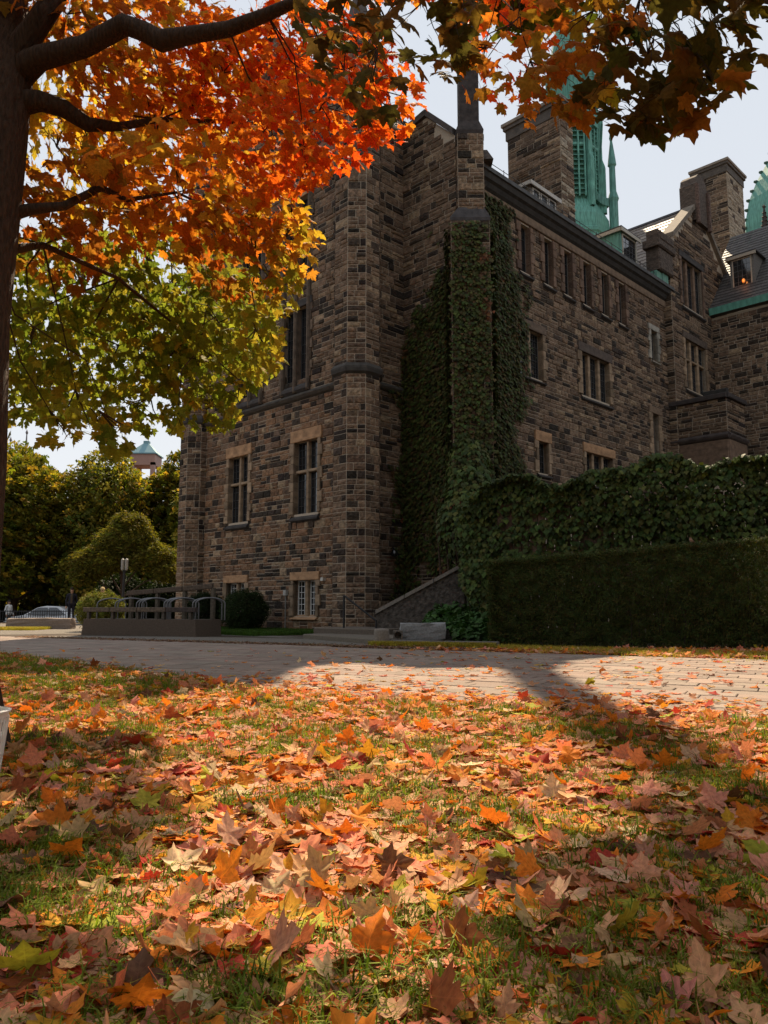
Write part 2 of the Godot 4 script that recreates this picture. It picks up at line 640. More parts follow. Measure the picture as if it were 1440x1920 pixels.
func stone_shape(mb: MB, s: Array, blotch: FastNoiseLite) -> void:
	var f: Dictionary = s[1]
	var g := 0.011
	var u0: float = s[2] + g
	var u1: float = s[3] - g
	var y0: float = s[4] + g
	var y1: float = s[5] - g
	if u1 - u0 < 0.03 or y1 - y0 < 0.03:
		return
	var p: float = 0.012 + rng.randf() * rng.randf() * 0.045
	var b := minf(0.02, (y1 - y0) * 0.22)
	var mid := pt(f, (u0 + u1) * 0.5, (y0 + y1) * 0.5, 0)
	var dark := blotch.get_noise_3d(mid.x * 2.2, mid.y * 2.6, mid.z * 2.2)
	var warm: float = s[7]
	var col: Color
	var r := rng.randf()
	if r < 0.25 + dark * 0.3:
		var k := rng.randf_range(0.6, 2.1)
		col = Color(0.056 * k, 0.043 * k, 0.034 * k)
	elif r < 0.80 - maxf(warm, 0.0) * 0.2:
		var k := rng.randf_range(0.7, 1.3)
		col = Color(0.25 * k, 0.185 * k, 0.135 * k).lerp(Color(0.32 * k, 0.18 * k, 0.105 * k), maxf(warm, 0.0) * rng.randf())
	elif r < 0.93:
		var k := rng.randf_range(0.8, 1.2)
		col = Color(0.38 * k, 0.23 * k, 0.135 * k).lerp(Color(0.34 * k, 0.26 * k, 0.19 * k), 1.0 - maxf(warm, 0.0))
	else:
		var k := rng.randf_range(0.85, 1.15)
		col = Color(0.46 * k, 0.36 * k, 0.25 * k)
	if warm < -0.5 and rng.randf() < 0.1 - warm * 0.42:
		var k := rng.randf_range(0.85, 1.1)
		col = Color(0.62 * k, 0.57 * k, 0.47 * k)
	col = Color(col.r * 0.76, col.g * 0.68, col.b * 0.61)
	var o := [pt(f, u0, y0, -0.01), pt(f, u1, y0, -0.01), pt(f, u1, y1, -0.01), pt(f, u0, y1, -0.01)]
	var m := [pt(f, u0, y0, p * 0.55), pt(f, u1, y0, p * 0.55), pt(f, u1, y1, p * 0.55), pt(f, u0, y1, p * 0.55)]
	for i in 4:
		var j := (i + 1) % 4
		mb.quad(o[i], o[j], m[j], m[i], col)
	var grid := []
	for j in 3:
		var row := []
		for i in 4:
			var inner := j == 1 and i > 0 and i < 3
			var k := p + (rng.randf_range(-0.008, 0.022) if inner else rng.randf_range(-0.004, 0.004))
			var ju := rng.randf_range(-0.2, 0.2) * (u1 - u0) / 3.0 if i > 0 and i < 3 else 0.0
			row.append(pt(f, lerpf(u0 + b, u1 - b, i / 3.0) + ju, lerpf(y0 + b, y1 - b, j / 2.0), k))
		grid.append(row)
	for j in 2:
		for i in 3:
			mb.quad(grid[j][i], grid[j][i + 1], grid[j + 1][i + 1], grid[j + 1][i], col)
	var f4 := [grid[0][0], grid[0][3], grid[2][3], grid[2][0]]
	for i in 4:
		var j := (i + 1) % 4
		mb.quad(m[i], m[j], f4[j], f4[i], col)

func set_stones() -> void:
	var blotch := FastNoiseLite.new()
	blotch.seed = 3
	blotch.frequency = 0.35
	for s in stones:
		var m := pt(s[1], (s[2] + s[3]) * 0.5, (s[4] + s[5]) * 0.5, 0) - eye
		var d := -m.z
		var px := m.x / d
		var py := (m.y / d - 0.1237) / (1.0 + 0.1237 * m.y / d)
		var clear: bool = s[8] and absf(px) < 0.48 and py < 0.45 and not (px < -0.08 and py > 0.12) and not (px < -0.14 and py > 0.1)
		s[0] = (s[3] - s[2]) * (s[5] - s[4]) * absf(m.normalized().dot(s[1].n)) / (d * d) * (1.0 if clear else 0.0)
	stones.sort_custom(func(x, y): return x[0] > y[0])
	var rest := {}
	for i in stones.size():
		var s: Array = stones[i]
		if i < 300:
			var mb := MB.new()
			stone_shape(mb, s, blotch)
			if mb.v.size():
				emit(mb, "stone", mats.stone, s[6])
		else:
			if not rest.has(s[6]):
				rest[s[6]] = MB.new()
			stone_shape(rest[s[6]], s, blotch)
	for o in rest:
		emit(rest[o], "stonework", mats.stone, o).set_meta("kind", "stuff")

const SAND := Color(0.45, 0.26, 0.14)
const SOOT := Color(0.065, 0.058, 0.054)
const BUFF := Color(0.34, 0.24, 0.155)

# stone window: lintel, sill, jambs, mullions, transoms, leaded lights
func window(parent: Node, f: Dictionary, h: Array, lights: int, transoms: Array, lintel: float, sill: float, jamb: float, pitch: Vector2, opt := {}) -> void:
	var w := part("window", parent, pt(f, (h[0] + h[1]) * 0.5, h[2], 0))
	var lc: Color = opt.get("lintel", SAND)
	var sc: Color = opt.get("sill", SOOT)
	var jc: Color = opt.get("jamb", BUFF)
	var lead: Material = opt.get("lead", mats.lead)
	var mb := MB.new()
	if lintel > 0:
		mb.cbox(pt(f, h[0] - jamb * 0.8, h[3], -0.02), f.e * (h[1] - h[0] + jamb * 1.6), UP * lintel, f.n * 0.1, 0.015, lc)
		emit(mb, "lintel", mats.dressed, w)
	if sill > 0:
		mb = MB.new()
		var a: float = h[0] - jamb * 0.4
		var b: float = h[1] + jamb * 0.4
		var out := 0.13
		mb.quad(pt(f, a, h[2] - sill, 0.0), pt(f, b, h[2] - sill, 0.0), pt(f, b, h[2] - sill * 0.75, out), pt(f, a, h[2] - sill * 0.75, out), sc)
		mb.quad(pt(f, a, h[2] - sill * 0.75, out), pt(f, b, h[2] - sill * 0.75, out), pt(f, b, h[2] - sill * 0.55, out), pt(f, a, h[2] - sill * 0.55, out), sc)
		mb.quad(pt(f, a, h[2] - sill * 0.55, out), pt(f, b, h[2] - sill * 0.55, out), pt(f, b, h[2] + 0.06, -0.2), pt(f, a, h[2] + 0.06, -0.2), sc)
		mb.tri(pt(f, a, h[2] - sill, 0), pt(f, a, h[2] - sill * 0.55, out), pt(f, a, h[2], 0), sc)
		mb.tri(pt(f, b, h[2] - sill, 0), pt(f, b, h[2], 0), pt(f, b, h[2] - sill * 0.55, out), sc)
		emit(mb, "sill", mats.dressed, w)
	if jamb > 0:
		for side in 2:
			var y: float = h[2]
			var k := side
			while y < h[3] - 0.02:
				var l := minf(rng.randf_range(0.26, 0.42), h[3] - y)
				if h[3] - y - l < 0.12:
					l = h[3] - y
				var wd := jamb * (1.0 if k % 2 == 0 else 0.62)
				var q := rng.randf_range(0.55, 1.15)
				mb = MB.new()
				var u: float = h[0] - wd if side == 0 else h[1]
				mb.cbox(pt(f, u, y + 0.004, -0.15), f.e * wd, UP * (l - 0.008), f.n * 0.222, 0.012, Color(jc.r * q, jc.g * q, jc.b * q))
				emit(mb, "jamb_stone", mats.dressed, w)
				y += l
				k += 1
	var mw: float = opt.get("mullion", 0.11)
	var each: float = (h[1] - h[0] - mw * (lights - 1)) / lights
	for i in range(1, lights):
		mb = MB.new()
		var u: float = h[0] + each * i + mw * (i - 1)
		mb.cbox(pt(f, u, h[2] - 0.02, -0.2), f.e * mw, UP * (h[3] - h[2] + 0.02), f.n * 0.17, 0.025, jc)
		emit(mb, "mullion", mats.dressed, w)
	for t in transoms:
		mb = MB.new()
		mb.cbox(pt(f, h[0], t - 0.05, -0.2), f.e * (h[1] - h[0]), UP * 0.1, f.n * 0.16, 0.02, jc)
		emit(mb, "transom", mats.dressed, w)
	var levels := [h[2]]
	levels.append_array(transoms)
	levels.append(h[3])
	for i in lights:
		var u: float = h[0] + (each + mw) * i
		for j in levels.size() - 1:
			var y0: float = levels[j]
			var y1: float = levels[j + 1]
			mb = MB.new()
			var q4 := []
			for k in 4:
				q4.append(-0.187 + rng.randf_range(-0.007, 0.002))
			mb.quad(pt(f, u, y0, q4[0]), pt(f, u + each, y0, q4[1]), pt(f, u + each, y1, q4[2]), pt(f, u, y1, q4[3]), Color.WHITE)
			emit(mb, "pane", mats.glass, w)
			mb = MB.new()
			var nx := maxi(1, roundi(each / pitch.x))
			var ny := maxi(1, roundi((y1 - y0) / pitch.y))
			var bar: float = opt.get("bar", 0.012)
			for k in range(0, nx + 1):
				var wk := bar * (2.2 if k == 0 or k == nx else 1.0)
				mb.box(pt(f, clampf(u + each * k / nx - wk * 0.5, u, u + each - wk), y0, -0.183), f.e * wk, UP * (y1 - y0), f.n * (0.012 + wk * 0.4), Color.WHITE)
			for k in range(0, ny + 1):
				var wk := bar * (2.2 if k == 0 or k == ny else 1.0)
				mb.box(pt(f, u, clampf(y0 + (y1 - y0) * k / ny - wk * 0.5, y0, y1 - wk), -0.183), f.e * each, UP * wk, f.n * (0.013 + wk * 0.4), Color.WHITE)
			emit(mb, "leading", lead, w)

# moulded band along a wall
func band(mb: MB, f: Dictionary, u0: float, u1: float, y: float, h: float, out: float, col: Color) -> void:
	var p := [[0.0, y - h * 0.5], [out * 0.6, y - h * 0.3], [out, y], [out, y + h * 0.18], [0.0, y + h * 0.6]]
	for i in 4:
		mb.quad(pt(f, u0, p[i][1], p[i][0]), pt(f, u1, p[i][1], p[i][0]), pt(f, u1, p[i + 1][1], p[i + 1][0]), pt(f, u0, p[i + 1][1], p[i + 1][0]), col)
	for u in [u0, u1]:
		for i in range(1, 4):
			mb.tri(pt(f, u, p[0][1], 0), pt(f, u, p[i][1], p[i][0]), pt(f, u, p[i + 1][1], p[i + 1][0]), col)

func ab(a: float, b: float, y := 0.0) -> Vector3:
	return C0 + DU * a + DV * b + UP * y

func solid(mb: MB, a0: float, a1: float, b0: float, b1: float, y0: float, y1: float, col := Color(0.1, 0.08, 0.06)) -> void:
	mb.box(ab(a1, b1, y0), DV * (b0 - b1), UP * (y1 - y0), DU * (a0 - a1), col)

# pitched plane of slate laid in lapped courses: eave p to q, ridge edge r (above q) to s (above p)
func slates(mb: MB, p: Vector3, q: Vector3, r: Vector3, s: Vector3, n: int, col: Color) -> void:
	var nor := (q - p).cross(s - p).normalized()
	for i in n:
		var t0 := float(i) / n
		var t1 := float(i + 1.15) / n
		var a := p.lerp(s, t0) + nor * 0.03
		var b := q.lerp(r, t0) + nor * 0.03
		var c := q.lerp(r, minf(t1, 1.0)) + nor * 0.006
		var d := p.lerp(s, minf(t1, 1.0)) + nor * 0.006
		var wide := a.distance_to(b)
		var m := maxi(1, int(wide / 0.3))
		for k in m:
			var x0 := (k + 0.01) / m
			var x1 := (k + 0.99) / m
			var g := rng.randf_range(0.7, 1.25)
			mb.quad(a.lerp(b, x0), a.lerp(b, x1), d.lerp(c, x1), d.lerp(c, x0), Color(col.r * g, col.g * g, col.b * g))
		mb.quad(a - nor * 0.024, b - nor * 0.024, b, a, col)

func build_college() -> void:
	var y := -0.3
	while y < 30.0:
		courses.append(y)
		y += rng.randf_range(0.12, 0.27)
	var col := thing("stone_college", "dark rubble stone gothic college with corner turrets, chimneys and green copper spire", "building", C0)
	var mb := MB.new()
	# ---- gable front between the two turrets
	var L := frame(ab(0, 9.2), -DV, 9.2)
	var wl := part("gable_front", col, L.o)
	var lv := func(v0: float, v1: float, a: float, b: float) -> Array:
		return [9.2 - v1, 9.2 - v0, a, b]
	var lw := [lv.call(1.82, 3.05, 3.85, 6.28), lv.call(5.7, 6.93, 3.85, 6.28), lv.call(1.85, 2.98, 0.5, 1.66), lv.call(5.75, 6.9, 0.5, 1.66), lv.call(2.35, 3.75, 8.45, 11.0), lv.call(5.0, 6.4, 8.45, 11.0), lv.call(2.35, 3.75, 12.3, 15.0), lv.call(5.0, 6.4, 12.3, 15.0)]
	var peak := func(u: float) -> float:
		return 17.0 + maxf(0.0, (4.6 - absf(u - 4.6)) * 1.15)
	mb = MB.new()
	backing(mb, L, -0.4, 17.0, lw)
	mb.tri(pt(L, 0, 17.0, 0), pt(L, 9.2, 17.0, 0), pt(L, 4.6, 22.3, 0), Color.WHITE)
	emit(mb, "mortar", mats.mortar, wl)
	lay(wl, L, -0.3, 7.72, lw, 0.85, null, 0.16, 0.52, true, 0.66, 0.66)
	lay(wl, L, 7.98, 22.3, lw, 0.35, peak, 0.16, 0.52, true, 0.66, 0.66)
	for i in 2:
		window(wl, L, lw[i], 2, [5.28], 0.4, 0.3, 0.24, Vector2(0.2, 0.27))
		window(wl, L, lw[i + 2], 2, [], 0.27, 0.14, 0.22, Vector2(0.16, 0.2), {"lead": mats.whitelead, "bar": 0.02, "sill": SAND, "mullion": 0.14})
		window(wl, L, lw[i + 4], 2, [], 0.25, 0.5, 0.2, Vector2(0.18, 0.3), {"jamb": Color(0.17, 0.12, 0.085), "lintel": SOOT})
		window(wl, L, lw[i + 6], 2, [], 0.3, 0.2, 0.2, Vector2(0.18, 0.3), {"jamb": Color(0.17, 0.12, 0.085)})
		mb = MB.new()
		for k in [0.0, 0.5, 1.0]:
			mb.cbox(pt(L, lerpf(lw[i + 4][0], lw[i + 4][1], k) - 0.08, 8.0, 0.0), L.e * 0.16, UP * 7.4, L.n * 0.14, 0.05, Color(0.13, 0.095, 0.07))
		emit(mb, "window_shaft", mats.dressed, wl)
	mb = MB.new()
	band(mb, L, 0.6, 8.6, 7.85, 0.26, 0.16, Color(0.085, 0.072, 0.062))
	emit(mb, "string_course", mats.dressed, wl)
	mb = MB.new()
	mb.box(pt(L, 9.2 - 1.5, 1.62, 0.03), L.e * 0.12, UP * 0.1, L.n * 0.12, Color(0.6, 0.58, 0.52))
	emit(mb, "vent", mats.paint, wl)
	mb = MB.new()
	mb.box(pt(L, 9.2 - 3.42, 1.18, 0.03), L.e * 0.13, UP * 0.18, L.n * 0.1, Color(0.4, 0.39, 0.36))
	mb.tube([pt(L, 9.2 - 3.36, 1.2, 0.07), pt(L, 9.2 - 3.36, 0.0, 0.07)], [0.02, 0.02], 6, Color(0.25, 0.24, 0.22))
	emit(mb, "junction_box", mats.paint, wl)
	mb = MB.new()
	mb.box(pt(L, 9.2 - 5.98, 5.85, -0.17), L.e * 0.2, UP * 0.34, L.n * 0.004, Color(0.75, 0.76, 0.75))
	emit(mb, "paper_notice", mats.paint, wl)
	mb = MB.new()
	for s in 2:
		var a := pt(L, 9.2 * s, 16.9, -0.15)
		var b := pt(L, 4.6, 22.25, -0.15)
		var across: Vector3 = L.n * 0.45
		var th := UP * 0.28
		if s == 0:
			mb.box(a, b - a, th, across, Color(0.12, 0.1, 0.085))
		else:
			mb.box(b, a - b, th, across, Color(0.12, 0.1, 0.085))
	emit(mb, "coping", mats.dressed, wl)
	# ---- turrets
	for v in [0.0, 9.2]:
		var c := ab(0, v)
		var ap := 0.69 if v == 0.0 else 0.62
		var half := ap * tan(PI / 8)
		var tr := part("turret", col, c)
		mb = MB.new()
		mb.lathe(c, [[ap / cos(PI / 8), -0.4], [ap / cos(PI / 8), 18.6]], 8, Color.WHITE, PI / 8, true)
		emit(mb, "mortar", mats.mortar, tr)
		for k in 8:
			var n := Vector3(sin(k * PI / 4), 0, cos(k * PI / 4))
			var e := Vector3(n.z, 0, -n.x)
			if n.dot((eye - c).normalized()) < -0.15:
				continue
			var tf := frame(c + n * ap - e * half, e, half * 2)
			lay(tr, tf, -0.3, 7.86, [], 0.3, null, 0.18, 0.46)
			lay(tr, tf, 8.1, 18.5, [], 0.2, null, 0.18, 0.46)
		mb = MB.new()
		var R := ap / cos(PI / 8)
		mb.lathe(c, [[R, 7.82], [R + 0.1, 7.9], [R + 0.12, 8.0], [R + 0.12, 8.06], [R + 0.03, 8.18], [R, 8.2]], 8, Color(0.07, 0.06, 0.053), PI / 8, true)
		emit(mb, "string_course", mats.dressed, tr)
		mb = MB.new()
		mb.lathe(c, [[R, 18.5], [R + 0.14, 18.65], [R + 0.14, 18.85], [R * 0.8, 19.2], [0.08, 21.4], [0.0, 21.5]], 8, Color(0.11, 0.09, 0.075), PI / 8, true)
		emit(mb, "cap", mats.dressed, tr)
	# ---- short return beside the turret, with its lamp
	var A := frame(ab(0, 0), DU, 2.115)
	var wa := part("return_wall", col, A.o)
	mb = MB.new()
	backing(mb, A, -0.4, 17.2, [])
	emit(mb, "mortar", mats.mortar, wa)
	lay(wa, A, -0.3, 7.72, [], 0.15, null, 0.24, 0.75, true, 0.6)
	lay(wa, A, 7.98, 17.1, [], 0.15, null, 0.24, 0.75, true, 0.6)
	mb = MB.new()
	band(mb, A, 0.6, 2.115, 7.85, 0.26, 0.14, Color(0.085, 0.072, 0.062))
	emit(mb, "string_course", mats.dressed, wa)
	var lamp := part("wall_lamp", wa, pt(A, 1.45, 2.4, 0))
	mb = MB.new()
	mb.tube([pt(A, 1.45, 2.62, 0.0), pt(A, 1.45, 2.66, 0.14), pt(A, 1.45, 2.6, 0.2)], [0.025, 0.025, 0.03], 8, Color.WHITE)
	mb.lathe(pt(A, 1.45, 2.36, 0.2), [[0.0, 0.0], [0.09, 0.03], [0.12, 0.11], [0.1, 0.2], [0.03, 0.25], [0.0, 0.26]], 12, Color.WHITE)
	emit(mb, "lantern", mats.glass, lamp)
	# ---- cross wall with stepped parapet
	var Bf := frame(ab(2.115, 0), -DV, 2.7)
	var wb := part("cross_wall", col, Bf.o)
	var btop := func(u: float) -> float:
		return 17.15 - maxf(0.0, u - 1.1) * 1.0 - maxf(0.0, 0.5 - u) * 0.4
	mb = MB.new()
	backing(mb, Bf, -0.4, 15.55, [])
	mb.quad(pt(Bf, 0, 15.55, 0), pt(Bf, 2.7, 15.55, 0), pt(Bf, 1.1, 17.15, 0), pt(Bf, 0, 16.95, 0), Color.WHITE)
	emit(mb, "mortar", mats.mortar, wb)
	lay(wb, Bf, -0.3, 17.1, [], 0.1, btop, 0.22, 0.6)
	mb = MB.new()
	var cc := Color(0.10, 0.085, 0.075)
	mb.box(pt(Bf, -0.1, 16.93, -0.5), pt(Bf, 1.1, 17.17, 0) - pt(Bf, -0.1, 16.93, 0), UP * 0.22, Bf.n * 0.62, cc)
	mb.box(pt(Bf, 1.1, 17.17, -0.5), pt(Bf, 2.3, 15.95, 0) - pt(Bf, 1.1, 17.17, 0), UP * 0.24, Bf.n * 0.6, cc)
	emit(mb, "coping", mats.dressed, wb)
	# ---- diagonal buttress that carries a tall flue
	var bt := part("buttress", col, Vector3(2.7, 0, -22.9))
	for lvl in [[2.08, 3.28, -0.3, 12.75, -22.6], [2.32, 3.14, 12.9, 15.7, -22.68]]:
		var x0: float = lvl[0]
		var x1: float = lvl[1]
		var z: float = lvl[4]
		mb = MB.new()
		mb.box(Vector3(x0, lvl[2] - 0.1, z - 1.1), Vector3(x1 - x0, 0, 0), UP * (lvl[3] - lvl[2] + 0.1), Vector3(0, 0, 1.1), Color.WHITE)
		emit(mb, "mortar", mats.mortar, bt)
		lay(bt, frame(Vector3(x0, 0, z), Vector3.RIGHT, x1 - x0), lvl[2], lvl[3], [], 0.2, null, 0.22, 0.55)
		lay(bt, frame(Vector3(x1, 0, z), Vector3(0, 0, -1), 0.7), lvl[2], lvl[3], [], 0.2, null, 0.3, 0.55, false)
		lay(bt, frame(Vector3(x0, 0, z - 0.7), Vector3(0, 0, 1), 0.7), lvl[2], lvl[3], [], 0.2, null, 0.3, 0.55, false)
	mb = MB.new()
	var sl := Color(0.075, 0.07, 0.07)
	mb.quad(Vector3(2.05, 12.72, -22.57), Vector3(3.31, 12.72, -22.57), Vector3(3.31, 12.82, -22.55), Vector3(2.05, 12.82, -22.55), sl)
	mb.quad(Vector3(2.05, 12.82, -22.55), Vector3(3.31, 12.82, -22.55), Vector3(3.14, 13.2, -22.66), Vector3(2.32, 13.2, -22.66), sl)
	mb.tri(Vector3(3.31, 12.82, -22.55), Vector3(3.31, 12.82, -23.2), Vector3(3.14, 13.2, -22.66), sl)
	emit(mb, "weathering", mats.dressed, bt)
	mb = MB.new()
	mb.lathe(Vector3(2.72, 15.7, -23.1), [[0.6, 0.0], [0.62, 0.12], [0.44, 0.5], [0.44, 7.2], [0.55, 7.3], [0.55, 7.6], [0.4, 7.8], [0.4, 8.5]], 4, Color(0.055, 0.045, 0.04), PI / 4, true)
	emit(mb, "flue", mats.dressed, bt)
	mb = MB.new()
	mb.box(Vector3(3.1, 14.85, -23.3), Vector3(0.36, 0, 0), Vector3(-0.2, 0.3, 0), Vector3(0, 0, 0.6), cc)
	emit(mb, "kneeler", mats.dressed, bt)
	# ---- long wing
	var R := frame(ab(2.115, -2.7), DU, 14.0)
	var wr := part("wing_wall", col, R.o)
	var rh := []
	for t in [2.95, 4.38, 5.68, 7.02, 8.38, 9.75]:
		rh.append([t, t + 0.56, 12.2, 13.92])
	var tri3 := [6.72, 8.75, 8.6, 10.25]
	var two2 := [2.75, 4.12, 8.55, 10.2]
	var low1 := [3.72, 4.32, 5.3, 6.38]
	var low2 := [6.8, 8.75, 5.3, 6.45]
	var slit := [12.47, 13.07, 11.3, 12.6]
	var door := [12.3, 12.85, 6.6, 8.9]
	var rall := rh + [tri3, two2, low1, low2, slit, door]
	mb = MB.new()
	backing(mb, R, -0.4, 14.45, rall)
	emit(mb, "mortar", mats.mortar, wr)
	lay(wr, R, 4.0, 14.2, rall, 0.12, null, 0.2, 0.58)
	var jr := Color(0.20, 0.125, 0.085)
	for h in rh:
		window(wr, R, h, 1, [], 0.0, 0.26, 0.26, Vector2(0.3, 0.4), {"jamb": jr})
	window(wr, R, tri3, 3, [], 0.36, 0.26, 0.3, Vector2(0.16, 0.24), {"lintel": Color(0.11, 0.085, 0.07), "jamb": BUFF, "mullion": 0.15})
	window(wr, R, two2, 2, [], 0.3, 0.2, 0.26, Vector2(0.16, 0.24), {"lintel": Color(0.16, 0.11, 0.08), "mullion": 0.15})
	window(wr, R, low1, 1, [], 0.36, 0.2, 0.24, Vector2(0.16, 0.24), {})
	window(wr, R, low2, 3, [], 0.34, 0.2, 0.24, Vector2(0.16, 0.24), {"mullion": 0.15})
	window(wr, R, slit, 1, [], 0.25, 0.2, 0.24, Vector2(0.16, 0.24), {"lintel": Color(0.36, 0.33, 0.28), "sill": Color(0.36, 0.33, 0.28), "jamb": Color(0.38, 0.35, 0.29)})
	window(wr, R, door, 1, [], 0.3, 0.1, 0.36, Vector2(0.2, 0.3), {"lintel": Color(0.22, 0.15, 0.1)})
	mb = MB.new()
	mb.cbox(pt(R, 0.2, 13.98, -0.02), R.e * 13.8, UP * 0.3, R.n * 0.1, 0.02, Color(0.22, 0.15, 0.10))
	emit(mb, "frieze", mats.dressed, wr)
	var ev := part("eaves", col, R.o)
	mb = MB.new()
	var gp := [[0.0, 14.3], [0.12, 14.38], [0.2, 14.5], [0.3, 14.55], [0.36, 14.7], [0.42, 14.72], [0.42, 14.86], [0.3, 14.88], [0.0, 14.9]]
	for i in gp.size() - 1:
		var gc := Color(0.06, 0.055, 0.052) if i != 5 else Color(0.11, 0.11, 0.11)
		mb.quad(pt(R, 0.35, gp[i][1], gp[i][0]), pt(R, 14.2, gp[i][1], gp[i][0]), pt(R, 14.2, gp[i + 1][1], gp[i + 1][0]), pt(R, 0.35, gp[i + 1][1], gp[i + 1][0]), gc)
		mb.tri(pt(R, 0.35, 14.6, 0), pt(R, 0.35, gp[i][1], gp[i][0]), pt(R, 0.35, gp[i + 1][1], gp[i + 1][0]), gc)
	emit(mb, "gutter", mats.dressed, ev)
	mb = MB.new()
	for k in 2:
		mb.tube([pt(R, 0.5, 15.02 + 0.16 * k, 0.22), pt(R, 14.1, 15.02 + 0.16 * k, 0.22)], [0.012, 0.012], 5, Color.WHITE)
	for k in 12:
		mb.tube([pt(R, 0.6 + k * 1.2, 14.86, 0.22), pt(R, 0.6 + k * 1.2, 15.24, 0.22)], [0.012, 0.012], 5, Color.WHITE)
	emit(mb, "snow_guard", mats.iron, ev)
	mb = MB.new()
	mb.tube([pt(R, 0.5, 14.6, 0.26), pt(R, 0.5, 14.3, 0.12), pt(R, 0.5, 2.0, 0.12)], [0.06, 0.06, 0.06], 8, Color.WHITE)
	for k in 5:
		mb.tube([pt(R, 0.5, 3.6 + k * 2.4, 0.12), pt(R, 0.5, 3.72 + k * 2.4, 0.12)], [0.08, 0.08], 8, Color.WHITE)
	emit(mb, "downpipe", mats.iron, ev)
	mb = MB.new()
	mb.quad(pt(R, 0, 14.9, 0.3), pt(R, 14, 14.9, 0.3), pt(R, 14, 16.2, -4.5), pt(R, 0, 16.2, -4.5), Color(0.09, 0.085, 0.08))
	emit(mb, "roof", mats.slate, ev)
	# ---- projecting gable at the end of the wing
	var G := frame(ab(16.115, -3.05), DU, 6.4)
	var wg := part("end_gable", col, G.o)
	var gh := [[1.1, 3.35, 14.4, 16.65], [1.1, 3.3, 10.5, 12.8]]
	var gtop := func(u: float) -> float:
		return 17.2 + minf(u * 0.85, maxf(0.0, (6.4 - u) * 0.85))
	mb = MB.new()
	backing(mb, G, -0.4, 17.2, gh)
	mb.tri(pt(G, 0, 17.2, 0), pt(G, 6.4, 17.2, 0), pt(G, 3.2, 19.9, 0), Color.WHITE)
	mb.quad(pt(G, 0, -0.4, -0.4), pt(G, 0, -0.4, 0), pt(G, 0, 17.2, 0), pt(G, 0, 17.2, -0.4), Color.WHITE)
	emit(mb, "mortar", mats.mortar, wg)
	lay(wg, G, 6.0, 20.0, gh, 0.05, gtop, 0.3, 0.8)
	lay(wg, frame(pt(G, 0, 0, -0.35), -DV, 0.35), 6.0, 15.5, [], 0.0, null, 0.3, 0.5, false)
	window(wg, G, gh[0], 3, [], 0.3, 0.3, 0.24, Vector2(0.2, 0.3), {"lintel": SOOT, "mullion": 0.18, "jamb": Color(0.2, 0.13, 0.09)})
	window(wg, G, gh[1], 3, [11.9], 0.32, 0.26, 0.24, Vector2(0.2, 0.3), {"lintel": Color(0.12, 0.09, 0.07), "mullion": 0.18})
	mb = MB.new()
	var kc := Color(0.12, 0.09, 0.07)
	mb.cbox(pt(G, -1.25, 15.3, -0.5), G.e * 1.35, UP * 1.0, G.n * 0.62, 0.06, kc)
	mb.cbox(pt(G, -1.45, 16.3, -0.55), G.e * 1.7, UP * 0.35, G.n * 0.75, 0.06, kc)
	mb.cbox(pt(G, -1.15, 16.65, -0.5), G.e * 1.5, UP * 0.55, G.n * 0.62, 0.12, kc)
	emit(mb, "kneeler", mats.stone, wg)
	mb = MB.new()
	var kb := Color(0.21, 0.17, 0.13)
	mb.box(pt(G, 0.1, 17.2, -0.45), pt(G, 3.2, 19.95, 0) - pt(G, 0.1, 17.2, 0), UP * 0.26, G.n * 0.62, kb)
	mb.box(pt(G, 3.2, 19.95, -0.45), pt(G, 6.4, 17.2, 0) - pt(G, 3.2, 19.95, 0), UP * 0.26, G.n * 0.62, kb)
	emit(mb, "coping", mats.dressed, wg)
	mb = MB.new()
	var arch := PackedVector2Array()
	for p in [[2.7, 19.0], [4.2, 19.0], [4.2, 20.8]]:
		arch.append(Vector2(p[0], p[1]))
	for k in 7:
		var a := PI * k / 6.0
		arch.append(Vector2(3.45 + cos(a) * 0.66, 20.9 + sin(a) * 0.6))
	arch.append(Vector2(2.7, 20.8))
	for i in range(1, arch.size() - 1):
		for k in [-0.55, 0.2]:
			var p0 := pt(G, arch[0].x, arch[0].y, k)
			var p1 := pt(G, arch[i].x, arch[i].y, k)
			var p2 := pt(G, arch[i + 1].x, arch[i + 1].y, k)
			if k > 0:
				mb.tri(p0, p1, p2, kc)
			else:
				mb.tri(p0, p2, p1, kc)
	for i in arch.size():
		var p: Vector2 = arch[i]
		var q: Vector2 = arch[(i + 1) % arch.size()]
		mb.quad(pt(G, q.x, q.y, -0.55), pt(G, q.x, q.y, 0.2), pt(G, p.x, p.y, 0.2), pt(G, p.x, p.y, -0.55), kc)
	for k in [2.7, 3.98]:
		mb.cbox(pt(G, k, 18.8, 0.2), G.e * 0.22, UP * 2.0, G.n * 0.14, 0.05, Color(0.16, 0.1, 0.075))
	emit(mb, "bellcote", mats.stone, wg)
	var rg := part("gable_roof", col, pt(G, 3.2, 17, -2))
	mb = MB.new()
	slates(mb, pt(G, -0.6, 15.6, -3.6), pt(G, -0.6, 15.6, -0.3), pt(G, 3.2, 19.9, -0.3), pt(G, 3.2, 19.9, -3.6), 16, Color(0.24, 0.2, 0.17))
	slates(mb, pt(G, 7.0, 15.6, -0.3), pt(G, 7.0, 15.6, -3.6), pt(G, 3.2, 19.9, -3.6), pt(G, 3.2, 19.9, -0.3), 16, Color(0.24, 0.2, 0.17))
	mb.tri(pt(G, -0.6, 15.6, -3.6), pt(G, 3.2, 19.85, -3.6), pt(G, 7.0, 15.6, -3.6), Color(0.1, 0.08, 0.07))
	emit(mb, "slating", mats.slate, rg)
	mb = MB.new()
	mb.cbox(pt(G, 3.1, 19.86, -3.65), -G.e * -0.2, UP * 0.1, G.n * 3.4, 0.02, Color(0.1, 0.1, 0.11))
